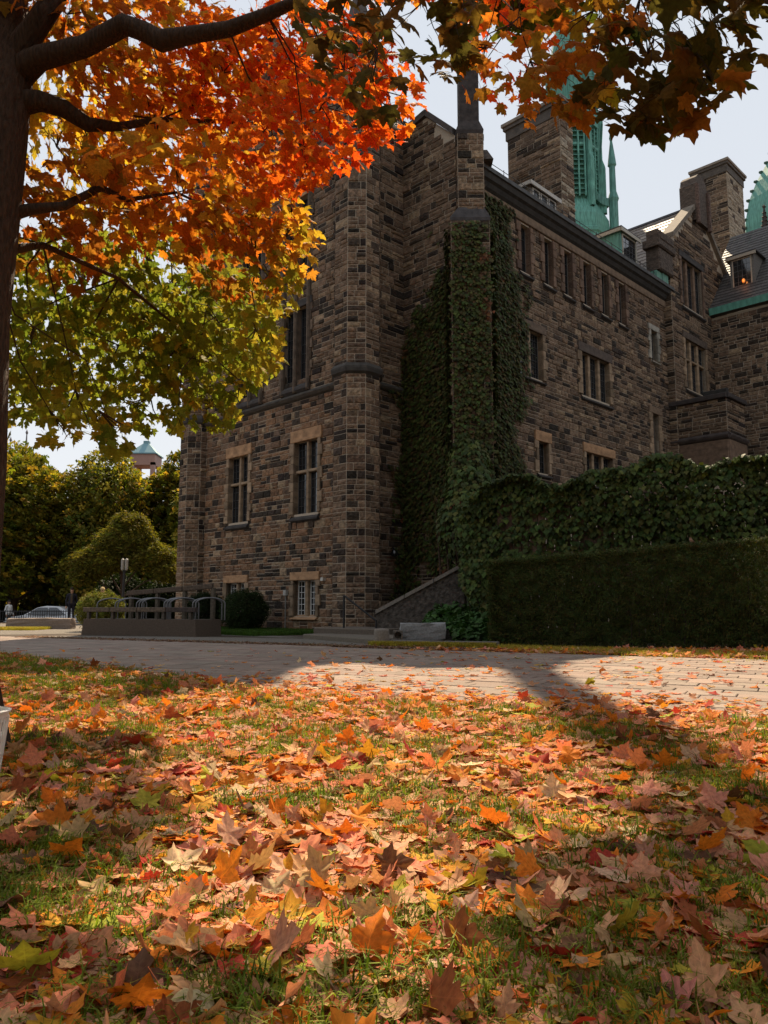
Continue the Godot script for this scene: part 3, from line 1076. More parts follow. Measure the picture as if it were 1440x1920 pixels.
	emit(mb, "ridge", mats.dressed, rg)
	mb = MB.new()
	mb.quad(pt(G, -0.75, 14.9, -0.02), pt(G, -0.2, 14.9, -0.02), pt(G, -0.2, 16.4, -0.02), pt(G, -0.75, 16.4, -0.02), Color(0.17, 0.36, 0.28))
	mb.box(pt(G, -1.25, 14.92, -0.5), G.e * 1.1, UP * 0.36, G.n * 0.45, Color(0.17, 0.36, 0.28))
	emit(mb, "flashing", mats.copper, rg)
	# ---- far cross wing
	var W := frame(ab(20.486, -3.05), -DV, 9.0)
	var ww := part("far_wing_wall", col, W.o)
	mb = MB.new()
	backing(mb, W, -0.4, 14.6, [])
	emit(mb, "mortar", mats.mortar, ww)
	lay(ww, W, 5.0, 14.5, [], 0.12, null, 0.2, 0.58)
	mb = MB.new()
	var gr := Color(0.13, 0.36, 0.28)
	mb.quad(pt(W, 0, 14.6, 0.05), pt(W, 9, 14.6, 0.05), pt(W, 9, 14.66, 0.3), pt(W, 0, 14.66, 0.3), Color(0.07, 0.06, 0.05))
	mb.quad(pt(W, 0, 14.66, 0.3), pt(W, 9, 14.66, 0.3), pt(W, 9, 14.98, 0.38), pt(W, 0, 14.98, 0.38), gr)
	mb.quad(pt(W, 0, 14.98, 0.38), pt(W, 9, 14.98, 0.38), pt(W, 9, 14.95, 0.1), pt(W, 0, 14.95, 0.1), gr)
	emit(mb, "gutter", mats.copper, ww)
	mb = MB.new()
	slates(mb, pt(W, -0.5, 14.98, 0.25), pt(W, 9, 14.98, 0.25), pt(W, 9, 20.5, -4.5), pt(W, -0.5, 20.5, -4.5), 26, Color(0.085, 0.075, 0.07))
	emit(mb, "roof", mats.slate, ww)
	dormer(col, frame(pt(W, 0.72, 0, -0.75), -DV, 1.12), 15.9, 1.75, 0.0, Color(0.17, 0.15, 0.13), Color(0.42, 0.35, 0.27), 1.6, false)
	var bulb := part("lamp", col, pt(W, 1.35, 16.25, -0.7))
	mb = MB.new()
	mb.lathe(pt(W, 1.35, 16.3, -0.66), [[0.0, -0.12], [0.06, -0.08], [0.08, 0.02], [0.05, 0.1], [0.0, 0.12]], 10, Color.WHITE)
	var em := mat("lampglow", lin(0.6, 0.3, 0.1), 0.5)
	em.emission_enabled = true
	em.emission = Color(1.0, 0.55, 0.2)
	em.emission_energy_multiplier = 0.12
	emit(mb, "lantern", em, bulb)
	var ol := OmniLight3D.new()
	ol.name = "lamp_light"
	ol.light_color = Color(1.0, 0.6, 0.3)
	ol.light_energy = 0.03
	ol.light_size = 0.08
	ol.omni_range = 8.0
	ol.omni_attenuation = 2.0
	ol.shadow_enabled = true
	bulb.add_child(ol)
	ol.position = pt(W, 1.35, 16.3, -0.5) - origin(bulb)
	# ---- dormers of the long wing
	dormer(col, frame(pt(R, 4.4, 0, -0.5), DU, 1.75), 15.0, 1.2, 0.42, Color(0.2, 0.17, 0.14), Color(0.5, 0.47, 0.42), 2.0, true)
	dormer(col, frame(pt(R, 10.75, 0, -0.3), DU, 1.45), 14.9, 1.75, 0.0, Color(0.15, 0.37, 0.31), Color(0.44, 0.4, 0.33), 2.4, false)
	# ---- porch
	var pw := part("porch", col, ab(16.2, -4))
	var P0 := ab(16.2, -2.7)
	var pf := frame(P0, -DV, 2.42)
	var ps := frame(ab(16.2, -5.12), DU, 1.95)
	mb = MB.new()
	mb.box(P0 + DU * 1.95 + UP * 4.0, -DV * 2.42, UP * 5.6, DU * -1.95, Color.WHITE)
	emit(mb, "mortar", mats.mortar, pw)
	lay(pw, pf, 7.9, 9.45, [], 0.1, null, 0.25, 0.7)
	lay(pw, ps, 7.9, 9.45, [], 0.1, null, 0.25, 0.7)
	for q in [pf, ps]:
		mb = MB.new()
		band(mb, q, -0.05, q.w + 0.05, 7.85, 0.3, 0.14, Color(0.09, 0.07, 0.06))
		emit(mb, "string_course", mats.dressed, pw)
		mb = MB.new()
		mb.cbox(pt(q, -0.05, 9.45, -0.1), q.e * (q.w + 0.1), UP * 0.22, q.n * 0.24, 0.03, Color(0.06, 0.05, 0.045))
		emit(mb, "parapet", mats.dressed, pw)
		mb = MB.new()
		mb.cbox(pt(q, 0, 6.0, -0.05), q.e * q.w, UP * 1.7, q.n * 0.1, 0.02, Color(0.2, 0.13, 0.09))
		emit(mb, "plinth", mats.dressed, pw)
	mb = MB.new()
	mb.cbox(pt(pf, 1.5, 9.6, -0.1), pf.e * 1.0, UP * 0.25, pf.n * 0.2, 0.03, Color(0.05, 0.045, 0.04))
	emit(mb, "merlon", mats.dressed, pw)
	# ---- chimneys
	chimney(col, ab(9.52, -1.7), 2.56, 0.95, 14.5, 21.3, 0.0)
	chimney(col, ab(27.3, -1.7), 1.9, 2.5, 14.5, 26.4, 0.6)
	# ---- solid bodies behind the walls, and the main roof
	mb = MB.new()
	solid(mb, 0.3, 8.5, 0.3, 8.9, -0.3, 16.8)
	solid(mb, 2.5, 30, -2.35, 4.0, -0.3, 14.3)
	solid(mb, 16.5, 21.5, -2.6, 3.0, 14.0, 15.4)
	solid(mb, 20.9, 28, -12, -2.4, -0.3, 14.4)
	solid(mb, 2.45, 3.0, -2.3, 0.3, 14.0, 15.6)
	emit(mb, "inner_wall", mats.innerstone, col)
	var mr := part("main_roof", col, ab(4, 4.6, 17))
	mb = MB.new()
	slates(mb, ab(0.2, -0.1, 16.8), ab(7.5, -0.1, 16.8), ab(7.5, 4.6, 22.1), ab(0.2, 4.6, 22.1), 24, Color(0.09, 0.08, 0.075))
	slates(mb, ab(7.5, 9.3, 16.8), ab(0.2, 9.3, 16.8), ab(0.2, 4.6, 22.1), ab(7.5, 4.6, 22.1), 24, Color(0.09, 0.08, 0.075))
	mb.tri(ab(7.5, -0.1, 16.8), ab(7.5, 9.3, 16.8), ab(7.5, 4.6, 22.1), Color(0.09, 0.08, 0.075))
	emit(mb, "slating", mats.slate, mr)
	spire(col)
	dome(col)
	set_stones()

func dormer(parent: Node, f: Dictionary, y0: float, h: float, rise: float, side: Color, trim: Color, deep: float, wide: bool) -> void:
	var d := part("dormer", parent, pt(f, f.w * 0.5, y0, 0))
	var w: float = f.w
	var mb := MB.new()
	mb.box(pt(f, 0, y0 - 0.3, -deep), f.e * w, UP * (h + 0.3), f.n * deep, side)
	emit(mb, "cheek", mats.copper if side.g > side.r else mats.slate, d)
	mb = MB.new()
	var o := 0.14
	if rise > 0 and not wide:
		for s in [-1.0, 1.0]:
			var a := pt(f, w * 0.5 + s * (w * 0.5 + o), y0 + h - 0.08, 0)
			var b := pt(f, w * 0.5, y0 + h + rise, 0)
			var q := [a + f.n * o, a - f.n * deep, b - f.n * deep, b + f.n * o]
			if s < 0:
				mb.box(q[1] , q[2] - q[1], UP * 0.07, f.n * (deep + o), Color(0.1, 0.09, 0.085))
			else:
				mb.box(q[2], q[1] - q[2], UP * 0.07, f.n * (deep + o), Color(0.1, 0.09, 0.085))
		mb.tri(pt(f, 0, y0 + h, 0.005), pt(f, w, y0 + h, 0.005), pt(f, w * 0.5, y0 + h + rise, 0.005), side)
	elif wide:
		var e := [pt(f, -o, y0 + h, o), pt(f, w + o, y0 + h, o), pt(f, w + o, y0 + h, -deep), pt(f, -o, y0 + h, -deep)]
		var r0 := pt(f, w * 0.35, y0 + h + rise, -deep * 0.6)
		var r1 := pt(f, w * 0.7, y0 + h + rise, -deep * 0.6)
		var rc := Color(0.3, 0.26, 0.22)
		mb.quad(e[0], e[1], r1, r0, rc); mb.tri(e[3], e[0], r0, rc); mb.tri(e[1], e[2], r1, rc); mb.quad(e[2], e[3], r0, r1, rc)
		mb.quad(e[1], e[0], e[3], e[2], rc)
	else:
		mb.box(pt(f, -o, y0 + h, -deep), f.e * (w + o * 2), UP * 0.06, f.n * (deep + o), Color(0.06, 0.05, 0.05))
	emit(mb, "roof", mats.slate, d)
	mb = MB.new()
	if rise > 0 and not wide:
		for s in [-1.0, 1.0]:
			var a := pt(f, w * 0.5 + s * (w * 0.5 + o), y0 + h - 0.16, o)
			var b := pt(f, w * 0.5, y0 + h + rise - 0.1, o)
			if s < 0:
				mb.box(a, b - a, UP * 0.14, f.n * 0.05, trim)
			else:
				mb.box(b, a - b, UP * 0.14, f.n * 0.05, trim)
	else:
		mb.box(pt(f, -o, y0 + h - 0.16, o - 0.03), f.e * (w + o * 2), UP * 0.15, f.n * 0.05, trim)
		mb.box(pt(f, -o - 0.02, y0 + h - 0.15, -deep), f.e * 0.05, UP * 0.14, f.n * (deep + o - 0.04), trim)
	emit(mb, "fascia", mats.paint, d)
	var n := 3 if wide else 1
	var gap := 0.16
	var each := (w - gap * (n + 1)) / n
	for i in n:
		var win := part("window", d, pt(f, gap + (each + gap) * i + each * 0.5, y0 + 0.15, 0.01))
		var u := gap + (each + gap) * i
		var b0 := y0 + 0.14
		var b1 := y0 + h - 0.22
		mb = MB.new()
		for q in [[u - 0.05, b0 - 0.05, each + 0.1, 0.05], [u - 0.05, b1, each + 0.1, 0.05], [u - 0.05, b0, 0.05, b1 - b0], [u + each, b0, 0.05, b1 - b0]]:
			mb.box(pt(f, q[0], q[1], 0.0), f.e * q[2], UP * q[3], f.n * 0.05, trim)
		for k in range(1, 4):
			mb.box(pt(f, u + each * k / 4.0, b0, 0.012), f.e * 0.012, UP * (b1 - b0), f.n * 0.01, Color(0.12, 0.12, 0.12))
		for k in range(1, 5):
			mb.box(pt(f, u, lerpf(b0, b1, k / 5.0), 0.013), f.e * each, UP * 0.012, f.n * 0.01, Color(0.12, 0.12, 0.12))
		emit(mb, "frame", mats.paint, win)
		mb = MB.new()
		mb.box(pt(f, u, b0, 0.009), f.e * each, UP * (b1 - b0), f.n * 0.003, Color.WHITE)
		emit(mb, "pane", mats.glass, win)

func chimney(parent: Node, q: Vector3, wv: float, wu: float, y0: float, y1: float, lime: float) -> void:
	var c := part("chimney", parent, q + UP * y0)
	var mb := MB.new()
	mb.box(q + DV * wv + DU * wu + UP * y0, -DV * wv, UP * (y1 - y0), DU * -wu, Color.WHITE)
	emit(mb, "mortar", mats.mortar, c)
	lay(c, frame(q + DV * wv, -DV, wv), y0, y1 - 0.75, [], 0.0, null, 0.3, 0.75)
	lay(c, frame(q, DU, wu), y0, y1 - 0.75, [], -2.0 if lime > 0.5 else -1.0, null, 0.3, 0.6)
	mb = MB.new()
	var top := Color(0.12, 0.1, 0.085)
	for k in [[0.06, -0.75, 0.45], [0.14, -0.3, 0.16], [0.2, -0.14, 0.14]]:
		var o: Vector3 = q + DV * (wv + k[0]) - DU * k[0] + UP * (y1 + k[1])
		mb.box(o + DU * (wu + k[0] * 2), -DV * (wv + k[0] * 2), UP * k[2], -DU * (wu + k[0] * 2), top if k[0] < 0.19 else Color(0.3, 0.25, 0.2))
	emit(mb, "cap", mats.dressed, c)

func spire(parent: Node) -> void:
	var c := Vector3(11.75, 0, -45.0)
	var s := part("copper_spire", parent, c + UP * 22)
	var g := Color(0.15, 0.39, 0.31)
	var mb := MB.new()
	mb.lathe(c, [[2.2, 15.0], [2.2, 22.8], [2.3, 22.9], [2.3, 23.1], [2.15, 23.2], [2.1, 24.1], [1.55, 25.2]], 8, g, PI / 8, true)
	mb.lathe(c, [[1.5, 25.0], [1.5, 31.2], [1.62, 31.3], [1.62, 31.6], [1.5, 31.7], [1.5, 34.2]], 8, g, PI / 8, true)
	emit(mb, "drum", mats.copper, s)
	mb = MB.new()
	mb.lathe(c, [[1.5, 34.0], [1.25, 35.2], [0.75, 38.0], [0.3, 42.0], [0.0, 44.0]], 8, g, PI / 8, true)
	emit(mb, "crown", mats.copper, s)
	for k in 8:
		var n := Vector3(sin(k * PI / 4), 0, cos(k * PI / 4))
		var e := Vector3(n.z, 0, -n.x)
		if n.z < -0.3:
			continue
		var f := frame(c + n * 1.39 - e * 0.42, e, 0.84)
		var lv := part("louvre_panel", s, f.o + UP * 27)
		mb = MB.new()
		mb.box(pt(f, 0.0, 25.3, 0), f.e * 0.09, UP * 5.0, f.n * 0.24, g)
		mb.box(pt(f, 0.375, 25.3, 0), f.e * 0.09, UP * 4.6, f.n * 0.24, g)
		mb.box(pt(f, 0.75, 25.3, 0), f.e * 0.09, UP * 5.0, f.n * 0.24, g)
		mb.box(pt(f, 0.0, 28.6, 0), f.e * 0.84, UP * 0.16, f.n * 0.23, g)
		mb.box(pt(f, -0.05, 30.1, 0), f.e * 0.94, UP * 1.1, f.n * 0.26, g)
		emit(mb, "frame", mats.copper, lv)
		mb = MB.new()
		for i in 15:
			var y := 25.45 + i * 0.31
			mb.box(pt(f, 0.08, y + 0.1, 0.01), f.e * 0.68, UP * 0.035, f.n * 0.2 - UP * 0.12, g)
		emit(mb, "slat", mats.copper, lv)
		mb = MB.new()
		var q := c + (n + e * 0.414).normalized() * 1.5
		var d := (n + e * 0.414).normalized()
		var w := Vector3(d.z, 0, -d.x) * 0.13
		var fin := [[0.0, 24.6], [0.5, 24.6], [0.5, 27.6], [0.34, 28.1], [0.32, 30.4], [0.44, 30.5], [0.44, 30.8], [0.16, 31.2], [0.14, 33.0], [0.22, 33.2], [0.0, 34.4]]
		for i in range(1, fin.size() - 1):
			var a: Vector3 = q + UP * fin[0][1]
			var b: Vector3 = q + d * fin[i][0] + UP * fin[i][1]
			var h: Vector3 = q + d * fin[i + 1][0] + UP * fin[i + 1][1]
			mb.tri(a + w, h + w, b + w, g); mb.tri(a - w, b - w, h - w, g)
			mb.quad(b + w, h + w, h - w, b - w, g)
		emit(mb, "fin", mats.copper, s)
	var p := Vector3(14.0, 0, -44.2)
	mb = MB.new()
	mb.lathe(p, [[0.27, 21.5], [0.27, 25.3], [0.34, 25.5], [0.2, 26.0], [0.18, 27.6], [0.26, 27.7], [0.22, 28.1], [0.07, 29.3], [0.12, 29.5], [0.07, 29.8], [0.0, 30.0]], 8, Color(0.14, 0.33, 0.28), PI / 8, true)
	for i in 6:
		var a := PI * 0.5 * i / 6.0
		var b := PI * 0.5 * (i + 1) / 6.0
		var p0 := p + Vector3(-0.3 - 0.9 * sin(a), 24.6 + 1.0 - cos(a) * 1.0 + 0.4, 0)
		var p1 := p + Vector3(-0.3 - 0.9 * sin(b), 24.6 + 1.0 - cos(b) * 1.0 + 0.4, 0)
		mb.box(p0 + Vector3(0, 0, -0.15), p1 - p0, UP * 0.5, Vector3(0, 0, 0.3), Color(0.14, 0.33, 0.28))
	emit(mb, "pinnacle", mats.copper, s)

func dome(parent: Node) -> void:
	var c := Vector3(27.6, 0, -50.0)
	var s := part("copper_dome", parent, c + UP * 20)
	var g := Color(0.16, 0.39, 0.32)
	var mb := MB.new()
	var prof := [[2.6, 25.2], [2.75, 26.0], [2.7, 27.2], [2.4, 28.6], [1.8, 30.0], [1.0, 31.4], [0.35, 32.8], [0.12, 34.5], [0.0, 35.0]]
	mb.lathe(c, prof, 8, g, 0.0, true)
	emit(mb, "shell", mats.copper, s)
	mb = MB.new()
	mb.lathe(c, [[3.0, 14.0], [3.0, 24.6], [3.15, 24.8], [3.15, 25.2], [2.6, 25.3]], 8, Color(0.14, 0.11, 0.09), 0.0, true)
	emit(mb, "drum", mats.dressed, s)
	for k in 8:
		var d := Vector3(sin(k * PI / 4), 0, cos(k * PI / 4))
		if d.z < -0.4:
			continue
		mb = MB.new()
		for i in 6:
			for j in 2:
				var t := i + j * 0.5
				var r := lerpf(prof[i][0], prof[i + 1][0], j * 0.5)
				var h := lerpf(prof[i][1], prof[i + 1][1], j * 0.5)
				mb.lathe(c + d * (r + 0.05) + UP * h, [[0.0, -0.12], [0.13, 0.0], [0.16, 0.08], [0.0, 0.16]], 5, Color(0.11, 0.2, 0.17))
		emit(mb, "crocket_rib", mats.copper, s)
	for x in [[26.0, -47.0, 27.6], [24.9, -47.5, 27.0]]:
		mb = MB.new()
		var o := Vector3(x[0], 0, x[1])
		mb.lathe(o, [[0.4, 20.0], [0.4, x[2] - 2.6], [0.5, x[2] - 2.5], [0.3, x[2] - 2.2], [0.06, x[2] - 0.3], [0.14, x[2] - 0.15], [0.0, x[2]]], 4, Color(0.07, 0.055, 0.048), 0.0, true)
		for i in 6:
			for k in 4:
				var d := Vector3(sin(k * PI / 2), 0, cos(k * PI / 2))
				mb.lathe(o + d * (0.3 - i * 0.045) + UP * (x[2] - 2.1 + i * 0.3), [[0.0, -0.08], [0.09, 0.0], [0.0, 0.1]], 4, Color(0.06, 0.05, 0.045))
		emit(mb, "pinnacle", mats.dressed, s)

# ---------------------------------------------------------------- hedge, vines, ivy
func leaf_field(n: int, pick: Callable, size: Vector2, cols: Array, tilt: float, xf: Array, cc: PackedColorArray) -> void:
	for i in n:
		var r = pick.call()
		if r == null:
			continue
		var p: Vector3 = r[0]
		var nor: Vector3 = r[1]
		var tip := (Vector3.DOWN + nor * rng.randf_range(0.1, 0.8) + ball() * 0.45).normalized()
		var up := (nor + UP * rng.randf_range(0.1, tilt) + ball() * 0.4).normalized()
		xf.append(facing(tip, up, rng.randf_range(-0.5, 0.5), rng.randf_range(size.x, size.y), p))
		cc.append(vary(cols[rng.randi() % cols.size()], 0.3))

func build_hedge_and_vines() -> void:
	var h0 := Vector3(2.2, 0, -16.2)
	var h1 := Vector3(12.5, 0, -11.9)
	var e := (h1 - h0).normalized()
	var n := Vector3(-e.z, 0, e.x)
	var lenh := h0.distance_to(h1)
	var hedge := thing("clipped_hedge", "tall dark clipped box hedge with straight top beside the paved path", "hedge", h0)
	var top := func(u: float) -> float:
		return 1.76 + 0.06 * u
	var mb := MB.new()
	mb = MB.new()
	for k in 320:
		var u := rng.randf_range(0.1, lenh)
		var p := h0 + e * u - n * rng.randf_range(0.05, 0.9)
		mb.tube([p, p + UP * 0.5 + ball() * 0.12, p + UP * 1.2 + ball() * 0.25], [0.012, 0.009, 0.004], 4, Color(0.5, 0.4, 0.3))
	emit(mb, "stems", mats.wood_dark, hedge)
	var lump := FastNoiseLite.new()
	lump.seed = 8
	lump.frequency = 0.9
	var xf := []
	var cc := PackedColorArray()
	var pal := [[0.045, 0.062, 0.018], [0.055, 0.075, 0.02], [0.075, 0.085, 0.02], [0.085, 0.07, 0.022]]
	var pick := func():
		var r := rng.randf()
		var u := rng.randf_range(0.0, lenh)
		var ht: float = top.call(u)
		if r < 0.22:
			return [h0 + e * u + UP * rng.randf_range(0.03, ht - 0.08) - n * rng.randf_range(0.1, 0.95), (n + ball()).normalized()]
		if r < 0.7:
			var y := rng.randf_range(0.0, ht)
			var b := 0.12 * lump.get_noise_2d(u * 2.5, y * 2.5) - rng.randf() * rng.randf() * 0.14 - 0.03
			return [h0 + e * u + UP * y + n * b, n]
		elif r < 0.93:
			return [h0 + e * u - n * rng.randf_range(-0.02, 1.0) + UP * (ht + 0.05 * lump.get_noise_1d(u * 4) - rng.randf() * 0.08 + (0.1 * rng.randf() if rng.randf() < 0.06 else 0.0)), (UP + n * 0.3).normalized()]
		return [h0 + UP * rng.randf_range(0, top.call(0.0)) - n * rng.randf_range(0, 1.0) + e * rng.randf_range(-0.03, 0.1), -e]
	leaf_field(44000, pick, Vector2(0.06, 0.15), pal, 1.2, xf, cc)
	scatter("foliage", spray(6, 0.2, 0.42, 3), mats.green, xf, cc, hedge)
	# vine on a board fence behind the hedge
	var v0 := Vector3(1.9, 0, -19.4)
	var v1 := Vector3(12.5, 0, -15.2)
	var ve := (v1 - v0).normalized()
	var vn := Vector3(-ve.z, 0, ve.x)
	var vl := v0.distance_to(v1)
	var vine := thing("vine_covered_fence", "board fence buried under a thick green vine behind the clipped hedge", "fence", v0)
	for k in range(5, int(vl / 0.2)):
		mb = MB.new()
		var g := rng.randf_range(0.7, 1.2)
		mb.cbox(v0 + ve * (k * 0.2) + UP * 0.02 - vn * 0.03, ve * 0.18, UP * rng.randf_range(3.3, 3.4), vn * 0.03, 0.004, Color(0.16 * g, 0.1 * g, 0.065 * g))
		emit(mb, "board", mats.timber, vine)
	var vtop := func(u: float) -> float:
		return 3.75 + 0.16 * sin(u * 1.7) + 0.1 * sin(u * 3.9 + 1) + 0.055 * u - 1.3 * maxf(0.0, 0.8 - u)
	var vine_pick := func():
		var u := rng.randf_range(0.1, vl)
		var t: float = vtop.call(u)
		if rng.randf() < 0.75:
			var y := lerpf(t, 1.5 * clampf(1.0 - u, 0.0, 1.0), pow(rng.randf(), 1.4))
			var b := 0.3 + 0.28 * sin(y * 1.1 + u * 0.8) * 0.6 + 0.2 * lump.get_noise_2d(u * 1.4, y * 1.4) - rng.randf() * 0.3
			return [v0 + ve * u + UP * y + vn * b, vn]
		return [v0 + ve * u + UP * (t + 0.12 * lump.get_noise_1d(u * 5) + rng.randf() * 0.06) + vn * rng.randf_range(-0.5, 0.4), (UP + vn * 0.4).normalized()]
	xf = []
	cc = PackedColorArray()
	var vp := [[0.042, 0.062, 0.015], [0.054, 0.075, 0.019], [0.03, 0.048, 0.013], [0.07, 0.078, 0.018]]
	leaf_field(21000, vine_pick, Vector2(0.08, 0.155), vp, 2.4, xf, cc)
	scatter("foliage", lobed_leaf(), mats.ivy, xf, cc, vine)
	mb = MB.new()
	for k in 46:
		var u := rng.randf_range(0, vl)
		var p := v0 + ve * u + vn * 0.06
		mb.tube([p, p + UP * 1.2 + ve * rng.randf_range(-0.4, 0.4) + vn * 0.05, p + UP * 2.6 + ve * rng.randf_range(-0.9, 0.9), p + UP * 3.5 + ve * rng.randf_range(-1.2, 1.2)], [0.02, 0.016, 0.01, 0.005], 4, Color.WHITE)
	emit(mb, "stem", mats.bark, vine)
	# ivy on the college walls
	var ivy := thing("wall_ivy", "climbing ivy spread over buttress and wall corner of the stone college", "ivy", Vector3(2.7, 0, -22.4))
	var edge := FastNoiseLite.new()
	edge.seed = 77
	edge.frequency = 0.55
	var Bf := frame(ab(2.115, 0), -DV, 2.7)
	var Rf := frame(ab(2.115, -2.7), DU, 5.0)
	var Af := frame(ab(0, 0), DU, 2.1)
	var walls := [
		[Bf, 0.0, 2.4, 0.6, 13.0, func(u: float, y: float) -> float: return (9.6 + 1.4 * u - y) * 0.5 if y > 5 else 0.3 + (y - 1.8) * 0.4],
		[frame(Vector3(2.08, 0, -22.6), Vector3.RIGHT, 1.2), 0.0, 1.2, 0.5, 12.7, func(u: float, y: float) -> float: return 0.72 - (0.7 if y > 11.8 else 0.0) - 0.5 * maxf(0.0, 1.0 - absf(y - 7.0))],
		[frame(Vector3(3.28, 0, -22.6), Vector3(0, 0, -1), 0.8), 0.0, 0.8, 0.5, 12.5, func(u: float, y: float) -> float: return 0.55],
		[frame(Vector3(2.08, 0, -23.2), Vector3(0, 0, 1), 0.6), 0.0, 0.6, 0.5, 12.5, func(u: float, y: float) -> float: return 1.0],
		[Rf, 0.3, 4.4, 1.0, 14.2, func(u: float, y: float) -> float: return (2.75 + (0.5 if y > 7.0 and y < 12.0 else 0.0) - u) * 1.0 - (1.5 if absf(u - 3.25) < 0.3 and y > 12.2 and y < 13.9 else 0.0)],
		[Af, 0.7, 2.1, 1.0, 9.0, func(u: float, y: float) -> float: return (u - 1.6) * 1.4 - 0.25 + (0.3 if y < 6 else 0.0)]]
	xf = []
	cc = PackedColorArray()
	var ip := [[0.045, 0.058, 0.015], [0.052, 0.062, 0.015], [0.055, 0.056, 0.015], [0.065, 0.046, 0.016], [0.028, 0.038, 0.012]]
	for w in walls:
		var f: Dictionary = w[0]
		var area: float = (w[2] - w[1]) * (w[4] - w[3])
		for i in int(area * 330.0):
			var u := rng.randf_range(w[1], w[2])
			var y := rng.randf_range(w[3], w[4])
			var m: float = w[5].call(u, y) + 1.25 * edge.get_noise_3d(f.o.x * 3 + u * 1.8, y * 1.2, f.o.z) + 0.5 * edge.get_noise_3d(u * 6.0, y * 5.0, f.o.x)
			if m < rng.randf() * 0.5:
				continue
			var p := pt(f, u + rng.randfn(0, 0.07), y, 0.05 + 0.13 * rng.randf() * minf(1.0, m + 0.3))
			var tip: Vector3 = (Vector3.DOWN + f.n * rng.randf_range(0.2, 0.7) + ball() * 0.3).normalized()
			var up: Vector3 = (f.n + UP * rng.randf_range(0.3, 1.0) + ball() * 0.3).normalized()
			xf.append(facing(tip, up, 0.0, rng.randf_range(0.06, 0.15), p))
			var autumn := edge.get_noise_3d(u * 2.0 + 30.0, y * 1.5, f.o.z) > 0.46
			cc.append(vary([0.12, 0.05, 0.02] if autumn else ip[rng.randi() % ip.size()], 0.35))
	scatter("foliage", lobed_leaf(), mats.ivy, xf, cc, ivy)
	mb = MB.new()
	for k in 9:
		var p := Vector3(2.15 + k * 0.13, 0.0, -22.56)
		var pts := [p]
		var rr := [0.03]
		for j in 6:
			p += Vector3(rng.randf_range(-0.12, 0.12), 1.9, 0)
			p.x = clampf(p.x, 2.12, 3.25)
			pts.append(p)
			rr.append(0.028 - j * 0.004)
		mb.tube(pts, rr, 5, Color.WHITE)
	emit(mb, "stem", mats.bark, ivy)
	# fuller mass where ivy, steps and fence meet
	var bank := thing("ivy_mound", "leafy green mound of ivy heaped between stone steps and vine covered fence", "ivy", Vector3(1.7, 0, -20.3))
	xf = []
	cc = PackedColorArray()
	for b in [[2.2, 3.0, -20.4, 0.75, 0.9, 0.7, 800], [2.4, 3.8, -20.8, 0.7, 0.8, 0.6, 600], [2.9, 2.6, -19.8, 0.8, 1.2, 0.6, 700], [2.4, 4.7, -21.6, 0.6, 0.8, 0.6, 450]]:
		for i in int(b[6]):
			var d := ball().normalized()
			if d.z < -0.4:
				continue
			var p := Vector3(b[0] + d.x * b[3], b[1] + d.y * b[4], b[2] + d.z * b[5]) + ball() * 0.12
			var tip := (Vector3.DOWN + d * 0.5 + ball() * 0.4).normalized()
			xf.append(facing(tip, (d + UP * 0.7 + ball() * 0.3).normalized(), 0.0, rng.randf_range(0.1, 0.18), p))
			cc.append(vary(vp[rng.randi() % vp.size()], 0.3))
	scatter("foliage", lobed_leaf(), mats.ivy, xf, cc, bank)
	mb = MB.new()
	for k in 8:
		var p := Vector3(1.4 + k * 0.22, 0, -20.6)
		mb.tube([p, p + Vector3(0.1, 1.6, 0.3), p + Vector3(0.0, 3.4, -0.1)], [0.04, 0.03, 0.01], 5, Color.WHITE)
	emit(mb, "stem", mats.bark, bank)
	# low ground cover before the steps
	xf = []
	cc = PackedColorArray()
	for i in 3200:
		var t := rng.randf()
		var p := Vector3(rng.randf_range(0.6, 2.9), 0, rng.randf_range(-20.2, -16.0))
		var sl := clampf((-p.z - 16.2) / 3.2, 0.0, 1.0) * clampf((p.x - 0.5) / 0.9, 0.0, 1.0)
		if p.z > -16.3 - (2.2 - p.x) * 0.45 or p.x < 0.9 + (-p.z - 19.0) * 0.2 or (p.x < 1.5 and p.z > -18.4):
			continue
		p.y = sl * 0.75 * (0.5 + 0.5 * t) + rng.randf() * 0.2
		xf.append(facing((ball() + Vector3(0, -0.2, 0.4)).normalized(), (UP + ball() * 0.6).normalized(), 0, rng.randf_range(0.09, 0.17), p))
		cc.append(vary([0.04, 0.08, 0.022], 0.35))
	var cover := scatter("ground_cover", lobed_leaf(), mats.ivy, xf, cc, self)
	tag(cover, "low bright green ground cover beside the stone steps", "ground cover", "", "stuff")
	# bird on the hedge
	var bu := 4.0
	bird(h0 + e * bu + UP * (1.76 + 0.06 * bu + 0.005) - n * 0.12)

